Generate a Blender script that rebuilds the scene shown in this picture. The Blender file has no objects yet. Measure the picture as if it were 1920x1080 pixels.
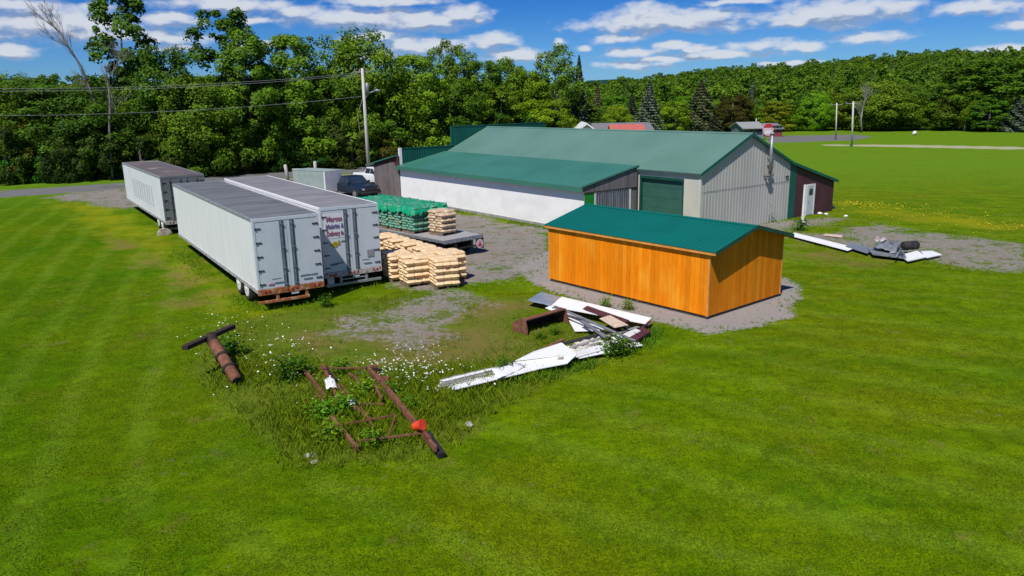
import bpy, math, random
import numpy as np
from mathutils import Vector, Matrix
random.seed(7); rng = np.random.default_rng(7)
PI = math.pi
scene = bpy.context.scene
COL = scene.collection

# ------------------------------------------------------------------ camera
F, PITCH, ROLL, CH = 1412.96, math.radians(13.9666), math.radians(-1.1338), 7.749
def cam_axes():
    cp, sp = math.cos(PITCH), math.sin(PITCH); c, s = math.cos(ROLL), math.sin(ROLL)
    fw = Vector((0, cp, -sp)); up = Vector((0, sp, cp)); rt = Vector((1, 0, 0))
    return c*rt + s*up, -s*rt + c*up, fw
RT, UP, FW = cam_axes()
cd = bpy.data.cameras.new('camera'); cam = bpy.data.objects.new('camera', cd); COL.objects.link(cam)
cd.sensor_width = 36; cd.lens = F/1920*36; cd.clip_start = .1; cd.clip_end = 20000
M = Matrix((RT, UP, -FW)).transposed().to_4x4(); M.translation = Vector((0, 0, CH)); cam.matrix_world = M
scene.camera = cam
def ray(px, py): return RT*((px-960)/F) - UP*((py-540)/F) + FW
def G(px, py, z=0.0):
    d = ray(px, py); k = (z-CH)/d.z; return Vector((d.x*k, d.y*k, z))
def PY(px, py, Y):
    d = ray(px, py); k = Y/d.y; return Vector((d.x*k, Y, CH+d.z*k))

scene.render.engine = 'CYCLES'
scene.view_settings.view_transform = 'Standard'; scene.view_settings.look = 'None'
scene.view_settings.exposure = 0; scene.view_settings.gamma = 1
scene.cycles.max_bounces = 6; scene.cycles.diffuse_bounces = 3; scene.cycles.transmission_bounces = 3

# ------------------------------------------------------------------ helpers
class MB:
    def __init__(s): s.v = []; s.f = []; s.m = []
    def add(s, vs, fs, mi=0):
        n = len(s.v); s.v += [tuple(v) for v in vs]; s.f += [tuple(i+n for i in f) for f in fs]; s.m += [mi]*len(fs)
    def hexa(s, p, mi=0):
        s.add(p, [(0,3,2,1),(4,5,6,7),(0,1,5,4),(1,2,6,5),(2,3,7,6),(3,0,4,7)], mi)
    def box(s, x0, x1, y0, y1, z0, z1, mi=0, R=None, c=None):
        p = [(x0,y0,z0),(x1,y0,z0),(x1,y1,z0),(x0,y1,z0),(x0,y0,z1),(x1,y0,z1),(x1,y1,z1),(x0,y1,z1)]
        if R is not None:
            c = Vector(c or (0,0,0)); p = [c + R @ Vector(q) for q in p]
        s.hexa(p, mi)
    def slab(s, q, t, mi=0):   # quad q (4 points) as the top, thickness t downwards
        lo = [Vector(a)-Vector((0,0,t)) for a in q]; s.hexa(lo + [Vector(a) for a in q], mi)
    def bar(s, a, b, w, h, mi=0):
        a = Vector(a); b = Vector(b); d = (b-a).normalized(); side = d.cross(Vector((0,0,1)))
        if side.length < 1e-3: side = Vector((1,0,0))
        side.normalize(); up = side.cross(d)
        S = side*(w/2); U = up*(h/2)
        s.hexa([a-S-U, a+S-U, b+S-U, b-S-U, a-S+U, a+S+U, b+S+U, b-S+U], mi)
    def tube(s, pts, rad, n=8, mi=0, cap=True):
        pts = [Vector(p) for p in pts]
        if not hasattr(rad, '__len__'): rad = [rad]*len(pts)
        rings = []; base = len(s.v); ref = None
        for i, p in enumerate(pts):
            d = (pts[min(i+1, len(pts)-1)] - pts[max(i-1, 0)])
            if d.length < 1e-9: d = Vector((0,0,1))
            d.normalize()
            a = d.cross(Vector((0,0,1)) if abs(d.z) < .9 else Vector((1,0,0))).normalized()
            if ref is not None:
                a = (ref - d*ref.dot(d)); a = a.normalized() if a.length > 1e-6 else d.orthogonal().normalized()
            ref = a; b = d.cross(a)
            for k in range(n):
                t = 2*PI*k/n; s.v.append(tuple(p + (a*math.cos(t)+b*math.sin(t))*rad[i]))
        for i in range(len(pts)-1):
            for k in range(n):
                s.f.append((base+i*n+k, base+i*n+(k+1)%n, base+(i+1)*n+(k+1)%n, base+(i+1)*n+k)); s.m.append(mi)
        if cap:
            s.f.append(tuple(base+k for k in range(n))[::-1]); s.m.append(mi)
            s.f.append(tuple(base+(len(pts)-1)*n+k for k in range(n))); s.m.append(mi)
    def prism(s, poly, axis, a0, a1, mi=0):   # poly in the two other axes
        def mk(p, a):
            return (a, p[0], p[1]) if axis == 'x' else ((p[0], a, p[1]) if axis == 'y' else (p[0], p[1], a))
        n = len(poly); vs = [mk(p, a0) for p in poly] + [mk(p, a1) for p in poly]
        fs = [tuple(range(n))[::-1], tuple(range(n, 2*n))] + [(i, (i+1) % n, n+(i+1) % n, n+i) for i in range(n)]
        s.add(vs, fs, mi)
    def mesh(s, name, mats, smooth=False):
        me = bpy.data.meshes.new(name); me.from_pydata(s.v, [], s.f); me.update()
        for m in (mats if isinstance(mats, (list, tuple)) else [mats]): me.materials.append(m)
        if any(s.m): me.polygons.foreach_set('material_index', s.m)
        if smooth: me.polygons.foreach_set('use_smooth', [True]*len(me.polygons))
        import bmesh
        bm = bmesh.new(); bm.from_mesh(me); bmesh.ops.recalc_face_normals(bm, faces=bm.faces); bm.to_mesh(me); bm.free()
        return me
def link(name, me, parent=None):
    o = bpy.data.objects.new(name, me); COL.objects.link(o)
    if parent is not None: o.parent = parent
    return o
def part(name, mb, mats, parent, smooth=False, label=None, bevel=0):
    o = link(name, mb.mesh(name, mats, smooth), parent)
    if label: o['label'] = label
    if bevel:
        b = o.modifiers.new('bevel', 'BEVEL'); b.width = bevel; b.segments = 2; b.limit_method = 'ANGLE'
    return o
def tag(o, label, cat, group=None):
    o['label'] = label; o['category'] = cat
    if group: o['group'] = group
    return o
def thing(name, label, cat, loc=(0,0,0), rz=0, group=None):
    o = bpy.data.objects.new(name, None); COL.objects.link(o); o.empty_display_size = .2
    o.location = loc; o.rotation_euler = (0, 0, rz)
    return tag(o, label, cat, group)
def kids(o): return [c for c in COL.objects if c.parent == o]
def copy_tree(o, loc=None, rz=None, label=None, group=None, scale=None):
    r = o.copy(); COL.objects.link(r)
    for ch in CH_OF(o):
        c = ch.copy(); COL.objects.link(c); c.parent = r
        for g in CH_OF(ch):
            d = g.copy(); COL.objects.link(d); d.parent = c
    if loc is not None: r.location = loc
    if rz is not None: r.rotation_euler = (0, 0, rz)
    if scale is not None: r.scale = scale
    if label: r['label'] = label
    if group: r['group'] = group
    return r
def CH_OF(o): return list(o.children)
def struct(o): o['kind'] = 'structure'; return o
def stuff(o, label, cat): o['kind'] = 'stuff'; o['label'] = label; o['category'] = cat; return o
def npmesh(name, V, Fq, mat, attrs=None, smooth=False):
    """V (n,3), Fq (m,k) faces all of k corners"""
    me = bpy.data.meshes.new(name); n, (m, k) = len(V), Fq.shape
    me.vertices.add(n); me.vertices.foreach_set('co', np.asarray(V, np.float32).ravel())
    me.loops.add(m*k); me.loops.foreach_set('vertex_index', Fq.astype(np.int32).ravel())
    me.polygons.add(m); me.polygons.foreach_set('loop_start', np.arange(0, m*k, k, dtype=np.int32))
    if smooth: me.polygons.foreach_set('use_smooth', np.ones(m, bool))
    for nm, arr in (attrs or {}).items():
        a = me.color_attributes.new(nm, 'FLOAT_COLOR', 'POINT'); a.data.foreach_set('color', np.asarray(arr, np.float32).ravel())
    me.materials.append(mat); me.update(calc_edges=True); me.validate()
    return me

# value noise for numpy
_perm = rng.random((256, 256))
def vnoise(x, y, s=1.0, seed=0):
    x = np.asarray(x)/s + seed*17.3; y = np.asarray(y)/s + seed*9.1
    xi = np.floor(x).astype(int); yi = np.floor(y).astype(int); fx = x-xi; fy = y-yi
    fx = fx*fx*(3-2*fx); fy = fy*fy*(3-2*fy)
    g = lambda a, b: _perm[a % 256, b % 256]
    return (g(xi,yi)*(1-fx)+g(xi+1,yi)*fx)*(1-fy) + (g(xi,yi+1)*(1-fx)+g(xi+1,yi+1)*fx)*fy
def fbm(x, y, s, seed=0, o=4):
    r = 0; a = .5; t = 0
    for i in range(o): r = r + a*vnoise(x, y, s/2**i, seed+i); t += a; a *= .5
    return r/t

# ------------------------------------------------------------------ materials
def new_mat(name):
    m = bpy.data.materials.new(name); m.use_nodes = True; nt = m.node_tree
    for n in list(nt.nodes): nt.nodes.remove(n)
    out = nt.nodes.new('ShaderNodeOutputMaterial'); b = nt.nodes.new('ShaderNodeBsdfPrincipled')
    nt.links.new(b.outputs[0], out.inputs[0]); return m, nt, b, out
class N:
    def __init__(s, nt): s.nt = nt
    def __call__(s, typ, **k):
        n = s.nt.nodes.new('ShaderNode'+typ)
        for a, v in k.items(): setattr(n, a, v)
        return n
    def inp(s, sock, v):
        if isinstance(v, bpy.types.NodeSocket): s.nt.links.new(v, sock)
        else:
            if hasattr(sock.default_value, '__len__') and not hasattr(v, '__len__'): v = (v,)*len(sock.default_value)
            if hasattr(v, '__len__') and len(sock.default_value) == 4 and len(v) == 3: v = tuple(v)+(1,)
            sock.default_value = v
    def math(s, op, a, b=0.0, c=None, clamp=False):
        n = s('Math', operation=op); n.use_clamp = clamp; s.inp(n.inputs[0], a); s.inp(n.inputs[1], b)
        if c is not None: s.inp(n.inputs[2], c)
        return n.outputs[0]
    def mix(s, f, a, b, blend='MIX'):
        n = s('Mix', data_type='RGBA', blend_type=blend); s.inp(n.inputs[0], f); s.inp(n.inputs[6], a); s.inp(n.inputs[7], b); return n.outputs[2]
    def noise(s, vec, scale, detail=4, rough=.55, dist=0):
        n = s('TexNoise'); s.inp(n.inputs['Vector'], vec); n.inputs['Scale'].default_value = scale
        n.inputs['Detail'].default_value = detail; n.inputs['Roughness'].default_value = rough; n.inputs['Distortion'].default_value = dist
        return n.outputs[0]
    def mapr(s, v, a, b, c=0.0, d=1.0, smooth=True):
        n = s('MapRange'); n.interpolation_type = 'SMOOTHSTEP' if smooth else 'LINEAR'
        for i, q in enumerate((v, a, b, c, d)): s.inp(n.inputs[i], q)
        return n.outputs[0]
    def scale(s, vec, v):
        n = s('Mapping'); s.inp(n.inputs[0], vec); n.inputs['Scale'].default_value = v; return n.outputs[0]
    def obj(s): return s('TexCoord').outputs['Object']
    def bump(s, h, strength, dist=.02):
        n = s('Bump'); s.inp(n.inputs['Height'], h); n.inputs['Strength'].default_value = strength; n.inputs['Distance'].default_value = dist; return n.outputs[0]
def simple(name, c1, c2=None, rough=.6, metal=0, scale=3, stretch=(1,1,1), lo=.35, hi=.65, bump=0, bdist=.01, rust=None, rustcol=(.16,.05,.02), spec=.4, detail=5, fa=.35):
    m, nt, b, out = new_mat(name); n = N(nt); oc = n.obj()
    v = n.scale(oc, stretch)
    nz = n.noise(v, scale, detail); f = n.mapr(nz, lo, hi)
    col = n.mix(f, c1, c2 if c2 else tuple(x*.8 for x in c1))
    fine = n.noise(oc, scale*9, 3); col = n.mix(fa, col, n.mix(fine, (.55,)*3, (1.25,)*3), 'MULTIPLY')
    if rust is not None:
        r = n.mapr(n.noise(n.scale(oc, (1.2,1.2,.6)), 2.3, 6, .7), rust, rust+.12); col = n.mix(r, col, rustcol)
    n.inp(b.inputs['Base Color'], col); b.inputs['Roughness'].default_value = rough; b.inputs['Metallic'].default_value = metal
    b.inputs['Specular IOR Level'].default_value = spec
    if bump: n.inp(b.inputs['Normal'], n.bump(fine, bump, bdist))
    return m
def plank_mat(name, c1, c2, c3, w, axis='x', rough=.7):
    """boards of width w along a local axis, each with a tone of its own, streaked along the height"""
    m, nt, b, out = new_mat(name); n = N(nt); oc = n.obj(); sp = n('SeparateXYZ'); n.inp(sp.inputs[0], oc)
    a = sp.outputs[{'x':0,'y':1,'z':2}[axis]]
    idx = n.math('FLOOR', n.math('DIVIDE', a, w)); wn = n('TexWhiteNoise', noise_dimensions='1D'); n.inp(wn.inputs['W'], idx)
    st = n.noise(n.scale(oc, (9,9,.7) if axis != 'z' else (.7,.7,9)), 2.0, 6, .65)
    big = n.noise(n.scale(oc, (1,1,.5)), 1.1, 4)
    col = n.mix(n.mapr(st, .3, .72), c1, c2); col = n.mix(n.mapr(big, .45, .75, 0, .6), col, c3)
    col = n.mix(.35, col, n.mix(wn.outputs[0], (.5,)*3, (1.3,)*3), 'MULTIPLY')
    kn = n.mapr(n.noise(n.scale(oc, (6,6,3)), 3.0, 2), .70, .74, 0, .45); col = n.mix(kn, col, tuple(x*.35 for x in c2))
    n.inp(b.inputs['Base Color'], col); b.inputs['Roughness'].default_value = rough; b.inputs['Specular IOR Level'].default_value = .15
    n.inp(b.inputs['Normal'], n.bump(st, .3, .01))
    return m

MT = {}
MT['trailer_white'] = simple('trailer_white', (.83,.83,.825), (.76,.76,.76), .45, fa=.1, scale=1.5, stretch=(1,1,.25), lo=.3, hi=.8)
MT['trailer_old'] = simple('trailer_old', (.78,.79,.81), (.64,.66,.70), .5, fa=.15, scale=2.2, stretch=(1,1,.2), lo=.35, hi=.75)
MT['door_blue'] = simple('door_blue', (.55,.60,.65), (.47,.52,.58), .4, fa=.12, scale=1.4, stretch=(1,1,.4), lo=.3, hi=.8)
MT['rail_metal'] = simple('rail_metal', (.42,.43,.44), (.33,.34,.35), .5, .4, scale=4)
MT['rail_dirty'] = simple('rail_dirty', (.5,.5,.5), (.3,.28,.26), .6, scale=5, rust=.62)
MT['roof_grey'] = simple('roof_grey', (.19,.195,.20), (.115,.12,.125), .6, .1, scale=1.2, stretch=(1.6,.25,1), lo=.3, hi=.75)
MT['roof_grey_light'] = simple('roof_grey_light', (.27,.265,.265), (.18,.18,.185), .6, .1, scale=1.2, stretch=(1.6,.25,1), lo=.3, hi=.75)
MT['roof_brown'] = simple('roof_brown', (.12,.10,.10), (.36,.32,.29), .75, scale=.55, stretch=(1,.5,1), lo=.56, hi=.66)
MT['rust_orange'] = simple('rust_orange', (.30,.09,.025), (.42,.30,.18), .8, scale=5, lo=.5, hi=.68, bump=.4)
MT['rust_pink'] = simple('rust_pink', (.42,.40,.40), (.30,.10,.07), .7, scale=6, lo=.5, hi=.62, bump=.3)
MT['rust'] = simple('rust', (.13,.045,.022), (.21,.085,.045), .85, scale=7, bump=.6)
MT['rust_light'] = simple('rust_light', (.25,.10,.055), (.13,.055,.03), .85, scale=6, bump=.5)
MT['rust_dark_and_shade'] = simple('rust_dark_and_shade', (.022,.014,.013), (.05,.024,.018), .75, scale=6, bump=.4)  # dark rust; also painted shade inside the trough
MT['dark_metal'] = simple('dark_metal', (.03,.03,.033), (.06,.055,.05), .6, .3, scale=6)
MT['black'] = simple('black', (.012,.012,.013), (.025,.024,.024), .7, scale=6)
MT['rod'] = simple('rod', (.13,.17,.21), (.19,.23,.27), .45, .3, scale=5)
MT['tyre'] = simple('tyre', (.018,.018,.019), (.04,.038,.035), .85, scale=6)
MT['rim_white'] = simple('rim_white', (.82,.81,.78), (.66,.64,.60), .5, scale=6)
MT['light_red'] = simple('light_red', (.35,.02,.02), (.25,.02,.02), .3, scale=8)
MT['plate'] = simple('plate', (.6,.62,.6), (.4,.42,.45), .4, scale=20)
MT['green_light'] = simple('green_light', (.118,.225,.178), (.095,.195,.150), .42, .0, fa=.06, scale=.25, stretch=(1,1,1), lo=.3, hi=.7)
MT['green_lean'] = simple('green_lean', (.052,.185,.135), (.04,.155,.112), .4, .0, fa=.06, scale=.3, lo=.3, hi=.7)
MT['green_shed'] = simple('green_shed', (.004,.135,.105), (.004,.115,.088), .35, .0, fa=.08, scale=.6, lo=.3, hi=.7)
MT['green_dark'] = simple('green_dark', (.008,.115,.085), (.006,.09,.068), .5, .1, scale=.8, stretch=(1,1,.3))
MT['green_trim'] = simple('green_trim', (.006,.06,.045), (.01,.08,.06), .5, scale=2)
MT['green_bright'] = simple('green_bright', (.01,.25,.03), (.01,.2,.03), .5, scale=2)
MT['green_door'] = simple('green_door', (.045,.13,.10), (.035,.11,.085), .45, scale=1)
MT['white_wall'] = simple('white_wall', (.88,.87,.85), (.78,.775,.76), .7, fa=.12, scale=.8, stretch=(1,1,1.6), lo=.35, hi=.75, bump=.2)
MT['grey_wall'] = simple('grey_wall', (.30,.31,.33), (.24,.25,.27), .7, scale=1)
MT['cream'] = simple('cream', (.60,.57,.50), (.52,.50,.44), .6, scale=1.2, stretch=(1,1,.3))
MT['siding_grey'] = simple('siding_grey', (.50,.485,.455), (.42,.41,.39), .6, .05, fa=.1, scale=.8, stretch=(1,1,.25), lo=.3, hi=.75)
MT['siding_dark'] = simple('siding_dark', (.25,.26,.30), (.15,.16,.2), .5, .3, scale=2, stretch=(1,3,.3))
MT['maroon'] = simple('maroon', (.085,.026,.042), (.062,.02,.032), .5, scale=1, stretch=(1,1,.3))
MT['wood_grey'] = plank_mat('wood_grey', (.13,.115,.115), (.24,.20,.185), (.09,.075,.07), .2)
MT['wood_grey_y'] = plank_mat('wood_grey_y', (.14,.13,.14), (.22,.20,.21), (.10,.09,.10), .2, 'y')
MT['wood_brown'] = plank_mat('wood_brown', (.06,.03,.024), (.10,.055,.04), (.05,.03,.03), .2)
MT['orange_x'] = plank_mat('orange_x', (.92,.285,.003), (.80,.19,.002), (.93,.40,.03), .2032)
MT['orange_y'] = plank_mat('orange_y', (.78,.255,.004), (.64,.165,.003), (.74,.28,.012), .2032, 'y')
MT['orange_trim'] = simple('orange_trim', (.75,.33,.07), (.66,.25,.04), .6, scale=3)
MT['concrete'] = simple('concrete', (.36,.35,.33), (.26,.25,.24), .85, scale=2, bump=.4)
MT['concrete_dirty'] = simple('concrete_dirty', (.5,.44,.36), (.14,.09,.07), .8, scale=1.6, lo=.4, hi=.65)
MT['white_paint'] = simple('white_paint', (.78,.78,.77), (.66,.66,.65), .5, scale=1.5)
MT['white_sheet'] = simple('white_sheet', (.80,.80,.80), (.66,.66,.68), .5, scale=1.3, lo=.5, hi=.8, rust=.70)
MT['rubble'] = simple('rubble', (.66,.64,.56), (.25,.24,.2), .8, scale=7, lo=.45, hi=.6, bump=.5)
MT['blue_sheet'] = simple('blue_sheet', (.27,.34,.40), (.36,.42,.47), .4, .4, scale=2)
MT['galv'] = simple('galv', (.33,.35,.37), (.24,.26,.28), .45, .4, scale=3)
MT['plank_light'] = simple('plank_light', (.66,.54,.42), (.55,.42,.30), .7, scale=3, stretch=(1,5,1))
MT['plank_grey'] = simple('plank_grey', (.20,.19,.18), (.32,.30,.28), .8, scale=4)
MT['bag_tan'] = simple('bag_tan', (.76,.56,.33), (.66,.45,.25), .55, scale=5, lo=.4, hi=.7, bump=.3)
MT['bag_pale'] = simple('bag_pale', (.62,.47,.31), (.48,.35,.23), .5, scale=5, bump=.3)
MT['bag_mark'] = simple('bag_mark', (.42,.12,.05), (.5,.2,.08), .6, scale=9)
MT['bag_green'] = simple('bag_green', (.06,.25,.15), (.17,.36,.27), .35, scale=6, lo=.35, hi=.7, bump=.5)
MT['bag_brownish'] = simple('bag_brownish', (.12,.25,.17), (.26,.30,.20), .4, scale=5, lo=.4, hi=.65, bump=.5)
MT['wrap_green'] = simple('wrap_green', (.004,.27,.12), (.01,.38,.19), .3, scale=5, lo=.4, hi=.7, bump=.7, bdist=.03)
MT['wood_pallet'] = simple('wood_pallet', (.30,.21,.13), (.20,.14,.10), .8, scale=5)
MT['pallet_dark'] = simple('pallet_dark', (.09,.075,.06), (.05,.045,.04), .8, scale=5)
MT['deck'] = simple('deck', (.40,.39,.385), (.25,.245,.25), .8, scale=4, stretch=(1,4,1), bump=.3)
MT['paint_navy'] = simple('paint_navy', (.012,.028,.055), (.015,.032,.06), .25, .3, scale=1, spec=.6)
MT['paint_white'] = simple('paint_white', (.75,.76,.78), (.72,.73,.75), .25, scale=1, spec=.6)
MT['glass'] = simple('glass', (.02,.035,.055), (.03,.05,.07), .08, scale=1, spec=.8)
MT['glass_blue'] = simple('glass_blue', (.16,.24,.34), (.22,.30,.40), .15, scale=2, spec=.8)
MT['pale_green'] = simple('pale_green', (.34,.41,.38), (.28,.35,.33), .5, scale=1.5)
MT['chrome'] = simple('chrome', (.6,.6,.62), (.5,.5,.52), .2, .9, scale=3)
MT['pole_wood'] = simple('pole_wood', (.60,.57,.53), (.46,.44,.41), .8, scale=3, stretch=(4,4,.3))
MT['bark'] = simple('bark', (.10,.085,.07), (.17,.15,.13), .9, scale=4, stretch=(2,2,.4), bump=.5)
MT['bark_pale'] = simple('bark_pale', (.27,.25,.23), (.18,.16,.145), .9, scale=4, stretch=(2,2,.4))
MT['orange_red'] = simple('orange_red', (.80,.07,.02), (.62,.04,.015), .8, scale=4)
MT['sign_red'] = simple('sign_red', (.55,.03,.04), (.5,.03,.04), .4, scale=3)
MT['sign_pink'] = simple('sign_pink', (.60,.30,.36), (.72,.55,.6), .4, scale=3)
MT['coral'] = simple('coral', (.52,.13,.10), (.45,.11,.09), .6, scale=2)
MT['roof_house'] = simple('roof_house', (.19,.185,.20), (.15,.145,.16), .85, scale=3)
MT['brick_red'] = simple('brick_red', (.20,.03,.035), (.25,.05,.05), .8, scale=6)
MT['stone'] = simple('stone', (.42,.40,.35), (.28,.26,.22), .85, scale=5, bump=.6)
MT['letter_red'] = simple('letter_red', (.33,.10,.16), (.28,.10,.18), .5, scale=6)
MT['letter_blue'] = simple('letter_blue', (.14,.12,.28), (.18,.14,.30), .5, scale=6)
MT['letter_dark'] = simple('letter_dark', (.08,.11,.15), (.12,.15,.2), .5, scale=6)
MT['letter_pale'] = simple('letter_pale', (.42,.45,.52), (.36,.39,.46), .5, scale=2)
MT['emblem_yellow'] = simple('emblem_yellow', (.42,.33,.02), (.25,.22,.02), .5, scale=10)
MT['sticker'] = simple('sticker', (.72,.72,.76), (.66,.66,.70), .4, scale=4)

def leaf_mat(name, base, dark, transl=.22):
    m, nt, b, out = new_mat(name); n = N(nt)
    at = n('Attribute', attribute_name='tone'); oi = n('ObjectInfo')
    f = n.math('MULTIPLY', at.outputs['Fac'], 1.0)
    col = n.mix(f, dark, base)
    col = n.mix(1.0, col, oi.outputs['Color'], 'MULTIPLY')
    rp_ = n('ValToRGB'); n.inp(rp_.inputs[0], oi.outputs['Random']); cr_ = rp_.color_ramp
    for p_, c_ in ((0,(.62,.74,.75,1)),(.25,(1.0,1.0,.9,1)),(.5,(.78,.86,.8,1)),(.75,(1.25,1.12,.8,1)),(1,(.95,1.05,1.1,1))):
        e_ = cr_.elements[0] if p_ == 0 else (cr_.elements[-1] if p_ == 1 else cr_.elements.new(p_)); e_.position = p_; e_.color = c_
    col = n.mix(1.0, col, rp_.outputs[0], 'MULTIPLY')
    n.inp(b.inputs['Base Color'], col); b.inputs['Roughness'].default_value = .6; b.inputs['Specular IOR Level'].default_value = .15
    t = n('BsdfTranslucent'); n.inp(t.inputs[0], n.mix(1.0, col, (1.3,1.25,.5), 'MULTIPLY'))
    ms = n('MixShader'); ms.inputs[0].default_value = transl
    nt.links.new(b.outputs[0], ms.inputs[1]); nt.links.new(t.outputs[0], ms.inputs[2]); nt.links.new(ms.outputs[0], out.inputs[0])
    return m
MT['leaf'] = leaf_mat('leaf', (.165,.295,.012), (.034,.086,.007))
MT['leaf_spruce'] = leaf_mat('leaf_spruce', (.17,.19,.12), (.035,.055,.035), .1)
MT['grass_blade'] = leaf_mat('grass_blade', (.21,.32,.02), (.07,.15,.008), .2)
MT['petal'] = simple('petal', (.85,.85,.78), (.8,.8,.7), .6, scale=5)
MT['yellow_flower'] = simple('yellow_flower', (.62,.48,.01), (.5,.4,.01), .6, scale=5)

# ------------------------------------------------------------------ world: sky with fair weather clouds
AZ = math.radians(65); EL = math.radians(55)          # direction the sunlight travels, and sun height
w = bpy.data.worlds.new('World'); scene.world = w; w.use_nodes = True; wt = w.node_tree
for q in list(wt.nodes): wt.nodes.remove(q)
n = N(wt); wo = n('OutputWorld'); bg = n('Background'); wt.links.new(bg.outputs[0], wo.inputs[0])
sky = n('TexSky'); sky.sky_type = 'NISHITA'; sky.sun_disc = False; sky.sun_elevation = EL
sky.sun_rotation = math.atan2(-math.cos(AZ), -math.sin(AZ)); sky.air_density = 1.0; sky.dust_density = .3; sky.ozone_density = 3.0; sky.altitude = 300
tc = n('TexCoord').outputs['Generated']; sp = n('SeparateXYZ'); n.inp(sp.inputs[0], tc)
az = n.math('ARCTAN2', sp.outputs[0], sp.outputs[1]); el = n.math('ARCSINE', sp.outputs[2])
cb = n('CombineXYZ'); n.inp(cb.inputs[0], az); n.inp(cb.inputs[1], el)
CLOUDS = [(50,10,95,9),(90,45,150,22),(190,66,85,10),(18,97,34,9),(320,36,52,10),(312,70,66,11),(315,90,50,6),(430,10,130,11),(475,38,30,6),
 (560,22,45,10),(650,34,115,16),(790,40,95,17),(872,27,52,15),(740,3,105,7),(700,68,60,8),(790,88,120,14),(920,76,52,14),(965,104,70,9),(700,104,60,9),(485,82,40,5),
 (1052,80,10,7),(1090,90,18,5),(1260,40,168,17),(1215,26,60,13),(1330,30,60,12),(1160,73,48,8),(1255,86,30,7),(1185,99,58,8),(1180,121,70,7),(1425,86,62,10),
 (1350,103,110,6),(1300,94,32,6),(1385,3,68,5),(1580,22,130,20),(1500,42,58,9),(1660,12,60,12),(1625,70,64,9),(1840,14,84,9),(1915,46,26,8),(1900,92,60,8),(1510,86,34,7),(1765,104,60,4),(1230,112,60,5),(1470,118,60,4),
 (-60,40,70,20),(-120,80,60,14),(2000,30,60,14),(2100,70,90,12)]
cc = []
for (cx, cy, hw, hh) in CLOUDS:
    d = ray(cx, cy).normalized(); cc.append((math.atan2(d.x, d.y), math.asin(d.z), hw/F*1.15, hh/F*1.35))
for k in range(46):      # more of the same clouds over the rest of the sky
    a = random.uniform(.75, 2*PI-.75); e = random.uniform(.02, .5); cc.append((a if a < PI else a-2*PI, e, random.uniform(.04,.14)*(1+e), random.uniform(.012,.03)*(1+3*e)))
gt = bpy.data.node_groups.new('cloud_field', 'ShaderNodeTree')
gt.interface.new_socket('P', in_out='INPUT', socket_type='NodeSocketVector'); gt.interface.new_socket('D', in_out='OUTPUT', socket_type='NodeSocketFloat')
g = N(gt); gi = gt.nodes.new('NodeGroupInput'); go = gt.nodes.new('NodeGroupOutput')
nz = g('TexNoise'); gt.links.new(g.scale(gi.outputs[0], (26,60,1)), nz.inputs['Vector']); nz.inputs['Scale'].default_value = 1; nz.inputs['Detail'].default_value = 3
off = g('VectorMath', operation='SUBTRACT'); gt.links.new(nz.outputs['Color'], off.inputs[0]); off.inputs[1].default_value = (.5,.5,.5)
of2 = g('VectorMath', operation='MULTIPLY'); gt.links.new(off.outputs[0], of2.inputs[0]); of2.inputs[1].default_value = (.035,.010,0)
pp = g('VectorMath', operation='ADD'); gt.links.new(gi.outputs[0], pp.inputs[0]); gt.links.new(of2.outputs[0], pp.inputs[1])
cur = None
for (a, e, hw, hh) in cc:
    s1 = g('VectorMath', operation='SUBTRACT'); gt.links.new(pp.outputs[0], s1.inputs[0]); s1.inputs[1].default_value = (a, e, 0)
    s2 = g('VectorMath', operation='MULTIPLY'); gt.links.new(s1.outputs[0], s2.inputs[0]); s2.inputs[1].default_value = (1/hw, 1/hh, 0)
    s3 = g('VectorMath', operation='LENGTH'); gt.links.new(s2.outputs[0], s3.inputs[0])
    cur = s3.outputs['Value'] if cur is None else g.math('MINIMUM', cur, s3.outputs['Value'])
den = g.math('SUBTRACT', 1.25, cur)
n1 = g.noise(g.scale(gi.outputs[0], (42,85,1)), 1.0, 6, .52)
n2 = g.noise(g.scale(gi.outputs[0], (9,26,1)), 1.0, 3, .5)
den = g.math('ADD', den, g.math('MULTIPLY', g.math('SUBTRACT', n1, .5), 1.5))
den = g.math('ADD', den, g.math('MULTIPLY', g.math('SUBTRACT', n2, .5), .9))
gt.links.new(den, go.inputs[0])
def field(dx, dy):
    gr = wt.nodes.new('ShaderNodeGroup'); gr.node_tree = gt
    v = n('VectorMath', operation='ADD'); n.inp(v.inputs[0], cb.outputs[0]); v.inputs[1].default_value = (dx, dy, 0)
    n.inp(gr.inputs[0], v.outputs[0]); return gr.outputs[0]
D0 = field(0, 0); D1 = field(-.003, .0105)
alpha = n.mapr(D0, .08, .95, 0, .94)
alpha = n.math('MULTIPLY', alpha, n.mapr(sp.outputs[2], -.01, .02, .55, 1.0))
lit = n.mapr(n.math('SUBTRACT', D0, D1), -.45, .30)
thin = n.mapr(D0, .9, .2, 0, .5)
lit = n.math('MAXIMUM', lit, n.math('MULTIPLY', thin, .7))
ccol = n.mix(lit, (.21,.29,.45), (.62,.66,.73))
tint = n.mix(n.mapr(sp.outputs[2], -.02, .16), (.27,.50,.84), (.06,.28,.68))
skyc = n.mix(1.0, sky.outputs[0], tint, 'MULTIPLY')
ccs = n('VectorMath', operation='SCALE'); n.inp(ccs.inputs[0], ccol); ccs.inputs['Scale'].default_value = 8.6
n.inp(bg.inputs[0], n.mix(alpha, skyc, ccs.outputs[0])); bg.inputs[1].default_value = .125
sd = bpy.data.lights.new('sun', 'SUN'); sd.energy = 4.9; sd.angle = math.radians(.53); sd.color = (1, .955, .88)
so = bpy.data.objects.new('sun', sd); COL.objects.link(so)
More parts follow.
